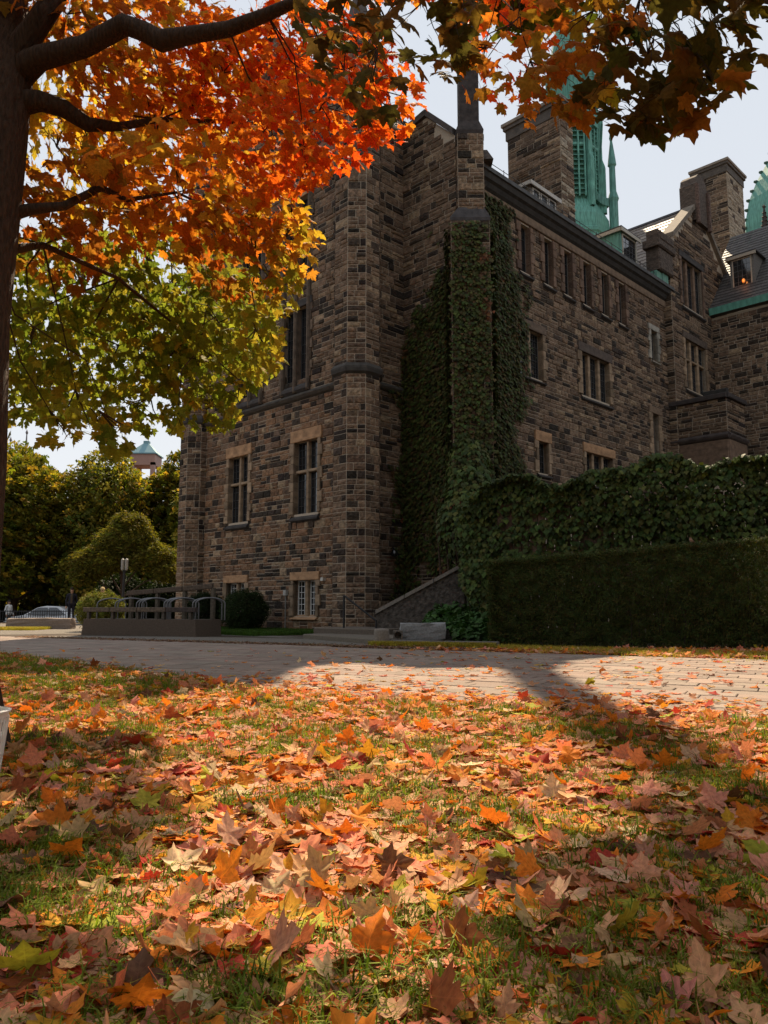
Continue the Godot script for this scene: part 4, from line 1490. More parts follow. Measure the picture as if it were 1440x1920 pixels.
# ---------------------------------------------------------------- bodies by surface nets over joined capsules
func sdf_body(bones: Array, cell: float, blend: float, paint: Callable) -> MB:
	var lo := Vector3.ONE * 1e6
	var hi := -lo
	for b in bones:
		for q in [b[0], b[1]]:
			var r: float = maxf(b[2], b[3]) + cell * 2 + blend
			lo = lo.min(q - Vector3.ONE * r)
			hi = hi.max(q + Vector3.ONE * r)
	var nx := int((hi.x - lo.x) / cell) + 2
	var ny := int((hi.y - lo.y) / cell) + 2
	var nz := int((hi.z - lo.z) / cell) + 2
	var val := PackedFloat32Array()
	val.resize(nx * ny * nz)
	val.fill(1.0)
	for b in bones:
		var a: Vector3 = b[0]
		var ba: Vector3 = b[1] - a
		var l2 := maxf(ba.length_squared(), 1e-9)
		var pad: float = maxf(b[2], b[3]) + cell * 2 + blend
		var i0 := ((a.min(b[1]) - Vector3.ONE * pad - lo) / cell).floor().max(Vector3.ZERO)
		var i1 := ((a.max(b[1]) + Vector3.ONE * pad - lo) / cell).ceil().min(Vector3(nx - 1, ny - 1, nz - 1))
		for z in range(int(i0.z), int(i1.z) + 1):
			for y in range(int(i0.y), int(i1.y) + 1):
				for x in range(int(i0.x), int(i1.x) + 1):
					var p := lo + Vector3(x, y, z) * cell - a
					var t := clampf(p.dot(ba) / l2, 0, 1)
					var d: float = (p - ba * t).length() - lerpf(b[2], b[3], t)
					var k := (z * ny + y) * nx + x
					var w := val[k]
					var h := maxf(blend - absf(w - d), 0.0) / blend
					val[k] = minf(w, d) - h * h * blend * 0.25
	var mb := MB.new()
	var vert := {}
	var norm := {}
	var st := [1, nx, nx * ny]
	for z in nz - 1:
		for y in ny - 1:
			for x in nx - 1:
				var k := (z * ny + y) * nx + x
				var inside := 0
				for c in 8:
					if val[k + (c & 1) + ((c >> 1) & 1) * nx + ((c >> 2) & 1) * st[2]] < 0:
						inside += 1
				if inside == 0 or inside == 8:
					continue
				var sum := Vector3.ZERO
				var m := 0
				for c in 8:
					for ax in 3:
						if c & (1 << ax):
							continue
						var c2 := c | (1 << ax)
						var v0 := val[k + (c & 1) + ((c >> 1) & 1) * nx + ((c >> 2) & 1) * st[2]]
						var v1 := val[k + (c2 & 1) + ((c2 >> 1) & 1) * nx + ((c2 >> 2) & 1) * st[2]]
						if (v0 < 0) != (v1 < 0):
							var t := v0 / (v0 - v1)
							var q0 := Vector3(c & 1, (c >> 1) & 1, (c >> 2) & 1)
							var q1 := Vector3(c2 & 1, (c2 >> 1) & 1, (c2 >> 2) & 1)
							sum += q0.lerp(q1, t)
							m += 1
				vert[k] = lo + (Vector3(x, y, z) + sum / m) * cell
				norm[k] = Vector3(val[k + 1] - val[k], val[k + nx] - val[k], val[k + st[2]] - val[k]).normalized()
	for k in vert:
		for ax in 3:
			var s: int = st[ax]
			if (val[k] < 0) == (val[k + s] < 0):
				continue
			var u: int = st[(ax + 1) % 3]
			var w: int = st[(ax + 2) % 3]
			if not (vert.has(k - u) and vert.has(k - w) and vert.has(k - u - w)):
				continue
			var q := [k - u - w, k - w, k, k - u]
			if val[k] > 0:
				q.reverse()
			var mid: Vector3 = (vert[q[0]] + vert[q[2]]) * 0.5
			mb.squad(vert[q[0]], vert[q[1]], vert[q[2]], vert[q[3]], norm[q[0]], norm[q[1]], norm[q[2]], norm[q[3]], paint.call(mid))
	return mb

func bird(at: Vector3) -> void:
	var b := thing("bird", "small brown sparrow perched on top of the clipped hedge", "bird", at)
	var s := Vector3(-0.8, 0, 0.5).normalized()
	var bones := [[at + Vector3(0, 0.055, 0), at + s * 0.03 + UP * 0.085, 0.034, 0.03], [at + s * 0.035 + UP * 0.115, at + s * 0.042 + UP * 0.118, 0.02, 0.019], [at + Vector3(0, 0.055, 0), at - s * 0.06 + UP * 0.04, 0.028, 0.012], [at - s * 0.06 + UP * 0.04, at - s * 0.13 + UP * 0.01, 0.011, 0.009]]
	var mb := sdf_body(bones, 0.008, 0.02, func(p: Vector3) -> Color:
		return Color(0.3, 0.2, 0.15) if (p - at).dot(s) > 0.02 and p.y - at.y < 0.1 else Color(0.14, 0.075, 0.045))
	emit(mb, "body", mats.cloth, b)
	mb = MB.new()
	mb.lathe(Vector3.ZERO, [[0.0, 0.0]], 3, Color.WHITE)
	mb.tube([at + s * 0.055 + UP * 0.118, at + s * 0.08 + UP * 0.113], [0.007, 0.001], 5, Color(0.05, 0.04, 0.035))
	emit(mb, "beak", mats.cloth, b)
	for k in [-0.012, 0.012]:
		mb = MB.new()
		mb.tube([at + Vector3(k, 0.04, 0), at + Vector3(k, -0.006, 0) + s * 0.006], [0.004, 0.003], 4, Color(0.15, 0.08, 0.06))
		emit(mb, "leg", mats.cloth, b)

# ---------------------------------------------------------------- steps and stones by the corner
func build_steps() -> void:
	var sc := Color(0.12, 0.1, 0.085)
	var st := thing("stone_steps", "dark stone steps with sloping coping walls climbing beside the turret", "steps", Vector3(0.5, 0, -20.6))
	var a := Vector3(-0.22, 0.0, -20.2)
	var run := Vector3(2.3, 0, 0.15)
	var back := Vector3(0.12, 0, -1.0).normalized()
	for side in 2:
		var o := a + back * (0.0 if side == 0 else 1.5)
		var mb := MB.new()
		var p := [o + UP * -0.05, o + run + UP * -0.05, o + run + UP * 1.85, o + UP * 0.62]
		var t := back * 0.36
		mb.quad(p[0], p[1], p[2], p[3], sc)
		mb.quad(p[1] + t, p[0] + t, p[3] + t, p[2] + t, sc)
		mb.quad(p[0] + t, p[0], p[3], p[3] + t, sc)
		mb.quad(p[1], p[1] + t, p[2] + t, p[2], sc)
		mb.quad(p[3], p[2], p[2] + t, p[3] + t, sc)
		emit(mb, "side_wall", mats.stone, st)
		for k in 3:
			mb = MB.new()
			var s0 := run * (k / 3.0) + UP * (0.62 + 1.23 * k / 3.0)
			var s1 := run * ((k + 0.97) / 3.0) + UP * (0.62 + 1.23 * (k + 0.97) / 3.0)
			mb.box(o + s0 + back * 0.44 + UP * 0.0, s1 - s0, UP * 0.1, back * -0.5, Color(0.24, 0.21, 0.18))
			emit(mb, "coping", mats.concrete, st)
	for k in 8:
		var mb := MB.new()
		mb.cbox(a + run * (k / 8.0 + 0.02) + back * 1.5, run / 8.0 * 1.12, back * -1.14, UP * (0.17 * (k + 1)), 0.015, Color(0.17, 0.15, 0.13))
		emit(mb, "tread", mats.concrete, st)
	var landing := thing("landing_slab", "low concrete landing slab with two steps at the turret foot", "slab", Vector3(-1.0, 0, -19.6))
	var mb := MB.new()
	var e := Vector3(1.85, 0, 3.25).normalized()
	var w := Vector3(e.z, 0, -e.x)
	mb.cbox(Vector3(-2.05, -0.02, -19.65), Vector3(1.9, 0, 3.1), Vector3(1.0, 0, -1.6), UP * 0.14, 0.02, Color(0.16, 0.13, 0.1))
	emit(mb, "lower_step", mats.concrete, landing)
	mb = MB.new()
	mb.cbox(Vector3(-1.85, 0.0, -20.4), Vector3(1.7, 0, 1.4), Vector3(0.9, 0, -1.4), UP * 0.26, 0.02, Color(0.13, 0.105, 0.08))
	emit(mb, "upper_step", mats.concrete, landing)
	# iron rail
	var rail := thing("iron_handrail", "black iron handrail dropping toward the stone steps by the turret", "handrail", Vector3(-1.05, 0.1, -20.2))
	mb = MB.new()
	var r0 := Vector3(-1.05, 0.1, -20.25)
	mb.tube([r0, r0 + UP * 1.0], [0.028, 0.028], 8, Color.WHITE)
	emit(mb, "post", mats.iron, rail)
	mb = MB.new()
	mb.tube([r0 + UP * 1.0, Vector3(-0.2, 0.45, -19.9)], [0.026, 0.026], 8, Color.WHITE)
	emit(mb, "rail", mats.iron, rail)
	mb = MB.new()
	mb.tube([Vector3(-0.2, 0.0, -19.9), Vector3(-0.2, 0.47, -19.9)], [0.026, 0.026], 8, Color.WHITE)
	emit(mb, "post", mats.iron, rail)
	# kerb
	var kerb := thing("kerb_stone", "low concrete kerb edging the green ground cover", "kerb", Vector3(1.2, 0, -16.6))
	mb = MB.new()
	mb.cbox(Vector3(-0.1, -0.02, -16.55), Vector3(1.3, 0, 0.42), Vector3(0.05, 0, -0.18), UP * 0.12, 0.015, Color(0.16, 0.14, 0.12))
	emit(mb, "kerb_length", mats.concrete, kerb)
	mb = MB.new()
	mb.cbox(Vector3(1.22, -0.02, -16.12), Vector3(1.1, 0, 0.36), Vector3(0.05, 0, -0.18), UP * 0.12, 0.015, Color(0.16, 0.14, 0.12))
	emit(mb, "kerb_length", mats.concrete, kerb)
	# stub post, pipe block, granite block
	var stub := thing("stone_bollard", "short round stone bollard standing at the corner of the landing slab", "bollard", Vector3(-0.05, 0, -16.45))
	mb = MB.new()
	mb.lathe(Vector3(-0.05, 0, -16.45), [[0.175, -0.02], [0.165, 0.3], [0.15, 0.335], [0.0, 0.35]], 18, Color(0.24, 0.2, 0.165))
	emit(mb, "shaft", mats.concrete, stub)
	var blk := thing("pipe_block", "small square concrete block with a round pipe hole beside the bollard", "block", Vector3(0.3, 0, -16.75))
	var cs := CSGBox3D.new()
	cs.name = "block"
	cs.size = Vector3(0.2, 0.2, 0.25)
	cs.position = Vector3(0, 0.2, 0)
	cs.material = mat("blockm", lin(0.2, 0.17, 0.14), 0.95, "soil", 1.0)
	var hole := CSGCylinder3D.new()
	hole.name = "bore"
	hole.radius = 0.075
	hole.height = 0.2
	hole.sides = 20
	hole.rotation_degrees.x = 90
	hole.position = Vector3(0, 0, 0.08)
	hole.operation = CSGShape3D.OPERATION_SUBTRACTION
	hole.material = cs.material
	cs.add_child(hole)
	blk.add_child(cs)
	mb = MB.new()
	mb.cbox(Vector3(0.16, 0, -16.9), Vector3(0.3, 0, 0), Vector3(0, 0, -0.3) * -1.0, Vector3(0, 0.11, 0), 0.01, Color(0.15, 0.13, 0.11))
	emit(mb, "foot", mats.concrete, blk)
	var gb := thing("granite_block", "rough grey granite block lying on the kerb by the ground cover", "stone block", Vector3(0.85, 0.1, -17.0))
	mb = MB.new()
	rough_block(mb, Vector3(0.85, 0.27, -17.0), Vector3(0.98, 0.36, 0.45), Color(0.27, 0.265, 0.26), 31)
	emit(mb, "block", mats.concrete, gb)
	# round shrub against the wall
	bush("round_shrub", "round dark clipped shrub against the college wall between basement windows", Vector3(-4.55, 0, -25.35), 0.75, 1.35, [0.03, 0.045, 0.016], 2600, 0.1)

func rough_block(mb: MB, c: Vector3, s: Vector3, col: Color, seed_: int) -> void:
	var f := FastNoiseLite.new()
	f.seed = seed_
	f.frequency = 2.2
	var n := 5
	for face in 6:
		var ax := face / 2
		var sg := 1.0 if face % 2 == 0 else -1.0
		var d := Vector3.ZERO
		d[ax] = sg
		var u := Vector3.ZERO
		u[(ax + 1) % 3] = 1.0
		var w := d.cross(u)
		var g := []
		for i in n + 1:
			for j in n + 1:
				var p := d + u * (i * 2.0 / n - 1.0) + w * (j * 2.0 / n - 1.0)
				var q := p * s * 0.5
				q += p.normalized() * f.get_noise_3dv(q * 2.0) * 0.05 - p * maxf(0.0, p.length() - 1.45) * 0.06
				g.append(c + q)
		for i in n:
			for j in n:
				mb.quad(g[i * (n + 1) + j], g[(i + 1) * (n + 1) + j], g[(i + 1) * (n + 1) + j + 1], g[i * (n + 1) + j + 1], col)

func bush(called: String, label: String, at: Vector3, r: float, h: float, col: Array, n: int, s: float, group := "") -> Node3D:
	var b := thing(called, label, "shrub", at, group)
	var mb := MB.new()
	for k in 14:
		var d := ball() * r * 0.4
		mb.tube([at + Vector3(d.x * 0.3, 0, d.z * 0.3), at + Vector3(d.x, h * 0.6, d.z)], [0.025, 0.012], 5, Color.WHITE)
	emit(mb, "stem", mats.bark, b)
	var xf := []
	var cc := PackedColorArray()
	for i in int(n * 1.5):
		var d := ball()
		d = d.normalized() * pow(d.length(), 0.5) * (1.0 + 0.1 * sin(d.x * 7.0 + at.x) * cos(d.z * 6.0 + d.y * 5.0))
		var p := at + Vector3(d.x * r, h * 0.5 + d.y * h * 0.5, d.z * r) + ball() * 0.08
		p.y = maxf(p.y, 0.03)
		xf.append(facing((Vector3.DOWN * 0.4 + d + ball() * 0.6).normalized(), (d + UP * 0.6 + ball() * 0.5).normalized(), 0, s * rng.randf_range(0.8, 1.4), p))
		cc.append(vary(col, 0.35))
	scatter("foliage", spray(6, 0.22, 0.5, 4), mats.green, xf, cc, b)
	return b

# ---------------------------------------------------------------- yard at the far side of the path
func build_courtyard() -> void:
	# planter with cycle hoops and timber rails
	var p0 := Vector3(-8.75, 0, -22.5)
	var p1 := Vector3(-5.05, 0, -20.75)
	var e := (p1 - p0).normalized()
	var n := Vector3(-e.z, 0, e.x)
	var l := p0.distance_to(p1)
	var pl := thing("concrete_planter", "long low dark concrete planter wall carrying timber rails", "planter", p0)
	var mb := MB.new()
	var pc := Color(0.10, 0.074, 0.053)
	var q := [p0 - e * 0.03, p1 + e * 0.03, p1, p0 + e * 0.05]
	for k in 2:
		q[k] = q[k] - UP * 0.02
		q[k + 2] = q[k + 2] + UP * 0.46
	var t := n * -1.1
	mb.quad(q[0], q[1], q[2], q[3], pc)
	mb.quad(q[1] + t, q[0] + t, q[3] + t, q[2] + t, pc)
	mb.quad(q[0] + t, q[0], q[3], q[3] + t, pc)
	mb.quad(q[1], q[1] + t, q[2] + t, q[2], pc)
	mb.quad(q[3], q[2], q[2] + t, q[3] + t, pc)
	emit(mb, "wall", mats.concrete, pl)
	for k in 4:
		mb = MB.new()
		mb.cbox(p0 + e * (l * k / 4.0 + 0.01) + UP * 0.66 - n * 0.12, e * (l / 4.0 - 0.02), UP * 0.13, n * 0.14, 0.012, Color(0.14, 0.1, 0.07) if k < 3 else Color(0.07, 0.05, 0.04))
		emit(mb, "bench_rail", mats.timber, pl)
	for k in 5:
		mb = MB.new()
		mb.box(p0 + e * (0.15 + (l - 0.4) * k / 4.0) + UP * 0.45 - n * 0.1, e * 0.09, UP * 0.21, n * 0.09, Color(0.1, 0.08, 0.06))
		emit(mb, "rail_post", mats.timber, pl)
	for k in 3:
		mb = MB.new()
		mb.cbox(p0 + e * (0.8 + (l - 0.95) * k / 3.0 + 0.01) + UP * (1.13 + 0.06 * k) - n * 0.95, e * ((l - 0.95) / 3.0 - 0.02) + UP * 0.06, UP * 0.14, n * 0.1, 0.012, Color(0.11, 0.08, 0.056))
		emit(mb, "back_rail", mats.timber, pl)
	for k in 4:
		mb = MB.new()
		mb.box(p0 + e * (0.9 + (l - 1.1) * k / 3.0) + UP * 0.45 - n * 0.98, e * 0.1, UP * (0.7 + 0.06 * k), n * 0.1, Color(0.12, 0.095, 0.07))
		emit(mb, "back_post", mats.timber, pl)
	var first: Node3D = null
	for u in [0.25, 0.95, 1.05, 1.75, 1.85, 1.95, 2.75, 2.85, 2.95, 3.75, 3.85]:
		if first == null:
			first = thing("cycle_hoop", "bent grey steel cycle hoop standing on the concrete planter", "bike rack", p0 + e * u + UP * 0.46 - n * 0.3, "cycle hoops on the planter")
			mb = MB.new()
			var b := first.position
			var pts := []
			var rr := []
			for k in 13:
				var a := PI * k / 12.0
				pts.append(b - n * (0.28 - 0.28 * cos(a)) + UP * (0.42 + 0.17 * sin(a)) + e * (0.28 - 0.28 * cos(a)))
				rr.append(0.02)
			pts.push_front(b - UP * 0.02)
			pts.append(pts[-1] * Vector3(1, 0, 1) + UP * (b.y - 0.02))
			rr.append(0.02); rr.append(0.02)
			mb.tube(pts, rr, 8, Color.WHITE)
			emit(mb, "tube", mats.steel, first)
			continue
		var c := first.duplicate()
		c.name = numbered("cycle_hoop")
		add_child(c)
		c.position = p0 + e * u + UP * 0.46 - n * 0.3
	bush("golden_bush", "rounded yellow green bush growing behind the concrete planter", Vector3(-9.35, 0, -25.6), 0.75, 1.3, [0.17, 0.16, 0.03], 2200, 0.11)
	bush("wall_shrub", "dark shrub squeezed between planter and far turret foot", Vector3(-6.3, 0, -27.3), 0.7, 1.3, [0.02, 0.03, 0.012], 1500, 0.12)
	var cb := thing("concrete_bench", "long plain concrete bench block on the sandy yard", "bench", Vector3(-12.6, 0, -28.5))
	mb = MB.new()
	rough_block(mb, Vector3(-12.55, 0.19, -28.4), Vector3(2.35, 0.4, 0.5), Color(0.25, 0.19, 0.15), 8)
	emit(mb, "block", mats.concrete, cb)
	# railings
	var fe := thing("iron_railing", "low black iron railing in front of the white car", "railing", Vector3(-24, 0, -40))
	mb = MB.new()
	mb.box(Vector3(-30, 0.56, -40), Vector3(15.2, 0, 0), Vector3(0, 0.04, 0), Vector3(0, 0, 0.04), Color.WHITE)
	mb.box(Vector3(-30, 0.08, -40), Vector3(15.2, 0, 0), Vector3(0, 0.04, 0), Vector3(0, 0, 0.04), Color.WHITE)
	emit(mb, "rail", mats.iron, fe)
	for k in 126:
		mb = MB.new()
		mb.box(Vector3(-30 + k * 0.12, -0.02, -39.99), Vector3(0.03, 0, 0), Vector3(0, 0.66, 0), Vector3(0, 0, 0.02), Color.WHITE)
		emit(mb, "bar", mats.iron, fe)
	# lamp post
	var lp := thing("lamp_post", "dark lamp post with a twin glass lantern under the small yellow tree", "lamp post", Vector3(-12.15, 0, -36))
	mb = MB.new()
	mb.lathe(lp.position, [[0.14, 0.0], [0.14, 0.3], [0.07, 0.4], [0.055, 2.4], [0.09, 2.45], [0.05, 2.5]], 10, Color.WHITE)
	emit(mb, "pole", mats.iron, lp)
	for k in [-0.09, 0.09]:
		mb = MB.new()
		mb.lathe(lp.position + Vector3(k, 2.5, 0), [[0.05, 0.0], [0.075, 0.05], [0.08, 0.5], [0.0, 0.58]], 8, Color(0.3, 0.29, 0.26))
		emit(mb, "lantern", mats.paint, lp)
	# people
	person("man in a dark open jacket walking on the yard beside the golden bush", Vector3(-15.35, 0, -38.0), 1.72, Color(0.012, 0.014, 0.02), Color(0.014, 0.015, 0.02), Color(0.03, 0.02, 0.015), Color(0.34, 0.2, 0.14), Color(0.06, 0.045, 0.03), 0.3)
	person("person with blond hair and sunglasses standing behind the golden bush", Vector3(-12.4, 0, -34.0), 1.62, Color(0.35, 0.3, 0.25), Color(0.05, 0.05, 0.07), Color(0.55, 0.4, 0.2), Color(0.42, 0.27, 0.2), Color(0.35, 0.3, 0.25), 0.0)
	person("dark haired person in a white shirt next to the parked white car", Vector3(-20.6, -0.35, -42.5), 1.5, Color(0.6, 0.6, 0.6), Color(0.04, 0.04, 0.05), Color(0.015, 0.012, 0.01), Color(0.3, 0.18, 0.12), Color(0.6, 0.6, 0.6), 1.2)
	car(Vector3(-18.9, -0.6, -43.9))

func person(label: String, at: Vector3, h: float, coat: Color, legs: Color, hair: Color, skin: Color, shirt: Color, turn: float) -> void:
	var o := thing("person", label, "person", at)
	var s := h / 1.75
	var q := Basis(UP, turn)
	var P := func(x: float, y: float, z: float) -> Vector3:
		return at + q * (Vector3(x, y, z) * s)
	var bones := [
		[P.call(0, 1.02, 0), P.call(0, 1.3, 0), 0.145 * s, 0.15 * s], [P.call(-0.13, 1.4, 0), P.call(0.13, 1.4, 0), 0.085 * s, 0.085 * s], [P.call(-0.07, 0.98, 0), P.call(0.07, 0.98, 0), 0.13 * s, 0.13 * s],
		[P.call(0, 1.42, 0), P.call(0, 1.56, 0.01), 0.055 * s, 0.05 * s], [P.call(0, 1.6, 0.02), P.call(0, 1.68, 0.0), 0.075 * s, 0.09 * s], [P.call(0, 1.63, 0.1), P.call(0, 1.6, 0.11), 0.014 * s, 0.016 * s],
		[P.call(-0.19, 1.4, 0), P.call(-0.25, 1.13, -0.03), 0.06 * s, 0.048 * s], [P.call(-0.25, 1.13, -0.03), P.call(-0.24, 0.88, 0.07), 0.046 * s, 0.034 * s],
		[P.call(0.19, 1.4, 0), P.call(0.25, 1.13, -0.02), 0.06 * s, 0.048 * s], [P.call(0.25, 1.13, -0.02), P.call(0.28, 0.88, 0.1), 0.046 * s, 0.034 * s],
		[P.call(-0.09, 0.95, 0), P.call(-0.1, 0.5, 0.08), 0.09 * s, 0.06 * s], [P.call(-0.1, 0.5, 0.08), P.call(-0.1, 0.09, 0.02), 0.058 * s, 0.042 * s], [P.call(-0.1, 0.05, 0.0), P.call(-0.11, 0.04, 0.16), 0.048 * s, 0.04 * s],
		[P.call(0.09, 0.95, 0), P.call(0.1, 0.5, 0.0), 0.09 * s, 0.06 * s], [P.call(0.1, 0.5, 0.0), P.call(0.1, 0.1, -0.14), 0.058 * s, 0.042 * s], [P.call(0.1, 0.07, -0.16), P.call(0.11, 0.04, -0.02), 0.048 * s, 0.04 * s]]
	for sd in [-1.0, 1.0]:
		var hx := 0.24 if sd < 0 else 0.28
		var hz := 0.07 if sd < 0 else 0.1
		bones.append([P.call(sd * hx, 0.87, hz), P.call(sd * hx, 0.8, hz + 0.02), 0.03 * s, 0.033 * s])
		for k in 4:
			var fx: float = sd * hx + (k - 1.5) * 0.012
			bones.append([P.call(fx, 0.79, hz + 0.02), P.call(fx, 0.715 + absf(k - 1.4) * 0.01, hz + 0.045), 0.009 * s, 0.007 * s])
		bones.append([P.call(sd * (hx - 0.03), 0.83, hz + 0.03), P.call(sd * (hx - 0.045), 0.77, hz + 0.06), 0.01 * s, 0.008 * s])
	var inv := q.inverse()
	var mb := sdf_body(bones, 0.022, 0.035, func(w: Vector3) -> Color:
		var p := inv * (w - at) / s
		if p.y > 1.5:
			if p.z > 0.06 and absf(p.x) < 0.06 and absf(p.y - 1.655) < 0.012 and absf(p.x) > 0.015:
				return Color(0.03, 0.02, 0.02)
			if p.z > 0.07 and absf(p.x) < 0.03 and absf(p.y - 1.565) < 0.008:
				return Color(skin.r * 0.7, skin.g * 0.45, skin.b * 0.45)
			return skin
		if p.y < 0.87 and absf(p.x) > 0.19:
			return skin
		if p.y < 0.09:
			return Color(0.015, 0.012, 0.01)
		if p.y < 0.86:
			return legs
		if absf(p.x) < 0.05 and p.z > 0.04 and p.y > 1.0:
			return shirt
		return coat)
	emit(mb, "body", mats.cloth, o)
	mb = sdf_body([[P.call(0, 1.7, -0.025), P.call(0, 1.725, 0.02), 0.098 * s, 0.09 * s], [P.call(0, 1.66, -0.05), P.call(0, 1.6 if hair.r < 0.3 else 1.52, -0.06), 0.085 * s, 0.07 * s]], 0.02, 0.03, func(_w: Vector3) -> Color: return hair)
	emit(mb, "hair", mats.cloth, o)
	if hair.r > 0.3:
		mb = MB.new()
		for sd in [-1.0, 1.0]:
			mb.cbox(P.call(sd * 0.033 - 0.027, 1.638, 0.1), q * Vector3(0.054, 0, 0) * s, UP * 0.04 * s, q * Vector3(0, 0, 0.012) * s, 0.006, Color(0.01, 0.01, 0.01))
		mb.box(P.call(-0.08, 1.66, 0.098), q * Vector3(0.16, 0, 0) * s, UP * 0.01, q * Vector3(0, 0, 0.006), Color(0.01, 0.01, 0.01))
		emit(mb, "sunglasses", mats.cloth, o)

func car(at: Vector3) -> void:
	var c := thing("parked_car", "white saloon car parked behind the low black railing", "car", at)
	var prof := [[-2.15, 0.35], [-2.2, 0.62], [-2.1, 0.82], [-1.15, 0.95], [-0.45, 1.38], [0.0, 1.46], [0.75, 1.42], [1.45, 1.02], [2.05, 0.96], [2.15, 0.7], [2.12, 0.35]]
	var mb := MB.new()
	var sec := func(i: int, k: int) -> Vector3:
		var p: Array = prof[i]
		var hw: float = 0.86 if p[1] < 1.0 else 0.86 - (p[1] - 0.95) * 0.5
		return at + Vector3(p[0], p[1], [-1.0, -0.94, 0.94, 1.0][k] * hw) + Vector3(0, [-0.04, 0.0, 0.0, -0.04][k], 0)
	for i in prof.size() - 1:
		for k in 3:
			mb.quad(sec.call(i, k + 1), sec.call(i + 1, k + 1), sec.call(i + 1, k), sec.call(i, k), Color.WHITE)
	for sd in [0, 3]:
		var b0 := at + Vector3(0, 0.35, 0.86 if sd == 3 else -0.86)
		for i in prof.size() - 1:
			if sd == 3:
				mb.tri(b0, sec.call(i + 1, sd), sec.call(i, sd), Color.WHITE)
			else:
				mb.tri(b0, sec.call(i, sd), sec.call(i + 1, sd), Color.WHITE)
	emit(mb, "body", mats.carpaint, c)
	for sd in [-1.0, 1.0]:
		for w in [[-0.95, -0.25, -0.4, 0.12], [0.17, 0.2, 0.62, 1.2]]:
			mb = MB.new()
			var z0: float = sd * 0.865
			var z1: float = sd * 0.67
			var pts := [at + Vector3(w[0], 0.98, z0), at + Vector3(w[3], 0.98, z0), at + Vector3(w[2] if w[0] > 0 else w[3], 1.37, z1), at + Vector3(w[1] if w[0] > 0 else w[2], 1.37, z1)]
			if sd > 0:
				mb.quad(pts[0], pts[1], pts[2], pts[3], Color.WHITE)
			else:
				mb.quad(pts[3], pts[2], pts[1], pts[0], Color.WHITE)
			emit(mb, "side_window", mats.glass, c)
		for x in [-1.35, 1.35]:
			mb = MB.new()
			mb.tube([at + Vector3(x, 0.32, sd * 0.7), at + Vector3(x, 0.32, sd * 0.88)], [0.32, 0.32], 16, Color.WHITE)
			var wh := emit(mb, "wheel", mats.rubber, c)
			mb = MB.new()
			mb.tube([at + Vector3(x, 0.32, sd * 0.86), at + Vector3(x, 0.32, sd * 0.89)], [0.2, 0.18], 12, Color.WHITE)
			emit(mb, "rim", mats.steel, wh)
		mb = MB.new()
		mb.box(at + Vector3(-2.2, 0.66, sd * 0.6 - 0.12), Vector3(0.08, 0, 0), UP * 0.13, Vector3(0, 0, 0.24), Color(0.6, 0.6, 0.55))
		emit(mb, "headlight", mats.paint, c)

# ---------------------------------------------------------------- background
func crown_tree(called: String, label: String, at: Vector3, h: float, blobs: Array, cols: Array, n: int, size: float, mesh: Mesh, group := "") -> void:
	var t := thing(called, label, "tree", at, group)
	var mb := MB.new()
	var top := at + Vector3(rng.randf_range(-0.4, 0.4), h * 0.8, 0)
	mb.tube([at - UP * 0.1, at + UP * h * 0.2, at.lerp(top, 0.55) + Vector3(0.15, 0, 0.1), top], [0.024 * h, 0.019 * h, 0.012 * h, 0.004 * h], 10, Color.WHITE, 0.08)
	emit(mb, "trunk", mats.bark, t)
	for b in blobs:
		mb = MB.new()
		var c: Vector3 = at + b[0]
		var s := at.lerp(top, clampf(b[0].y / h * 0.6, 0.2, 0.75))
		mb.tube([s, s.lerp(c, 0.5) + UP * 0.15, c], [0.009 * h, 0.006 * h, 0.002 * h], 6, Color.WHITE)
		emit(mb, "limb", mats.bark, t)
	var xf := []
	var cc := PackedColorArray()
	var vol := 0.0
	for b in blobs:
		vol += b[1].x * b[1].y
	for b in blobs:
		for i in int(n * b[1].x * b[1].y / vol):
			var d := ball()
			d = d.normalized() * pow(d.length(), 0.45)
			var p: Vector3 = at + b[0] + d * b[1] * (1.0 + 0.14 * sin(d.x * 9.0 + b[0].x) * cos(d.y * 8.0 + d.z * 7.0))
			if p.y < 0.2:
				continue
			xf.append(facing((Vector3.DOWN * 0.5 + d + ball() * 0.7).normalized(), (UP + d * 0.6 + ball() * 0.5).normalized(), 0, size * rng.randf_range(0.7, 1.4), p))
			cc.append(vary(cols[rng.randi() % cols.size()], 0.3))
	scatter("crown", mesh, mats.far, xf, cc, t)

func lobes(rx: float, h: float, n: int) -> Array:
	var b := []
	for i in n:
		var a := TAU * i / n + rng.randf_range(-0.4, 0.4)
		var lv := (i % 3) / 2.0
		var y := lerpf(h * 0.3, h * 0.74, lv)
		var o := rx * lerpf(0.62, 0.34, lv) * rng.randf_range(0.8, 1.15)
		var s := rx * rng.randf_range(0.42, 0.62)
		b.append([Vector3(cos(a) * o, y, sin(a) * o), Vector3(s, s * 0.8, s)])
	b.append([Vector3(0, h * 0.82, 0), Vector3(rx * 0.45, h * 0.18, rx * 0.45)])
	return b

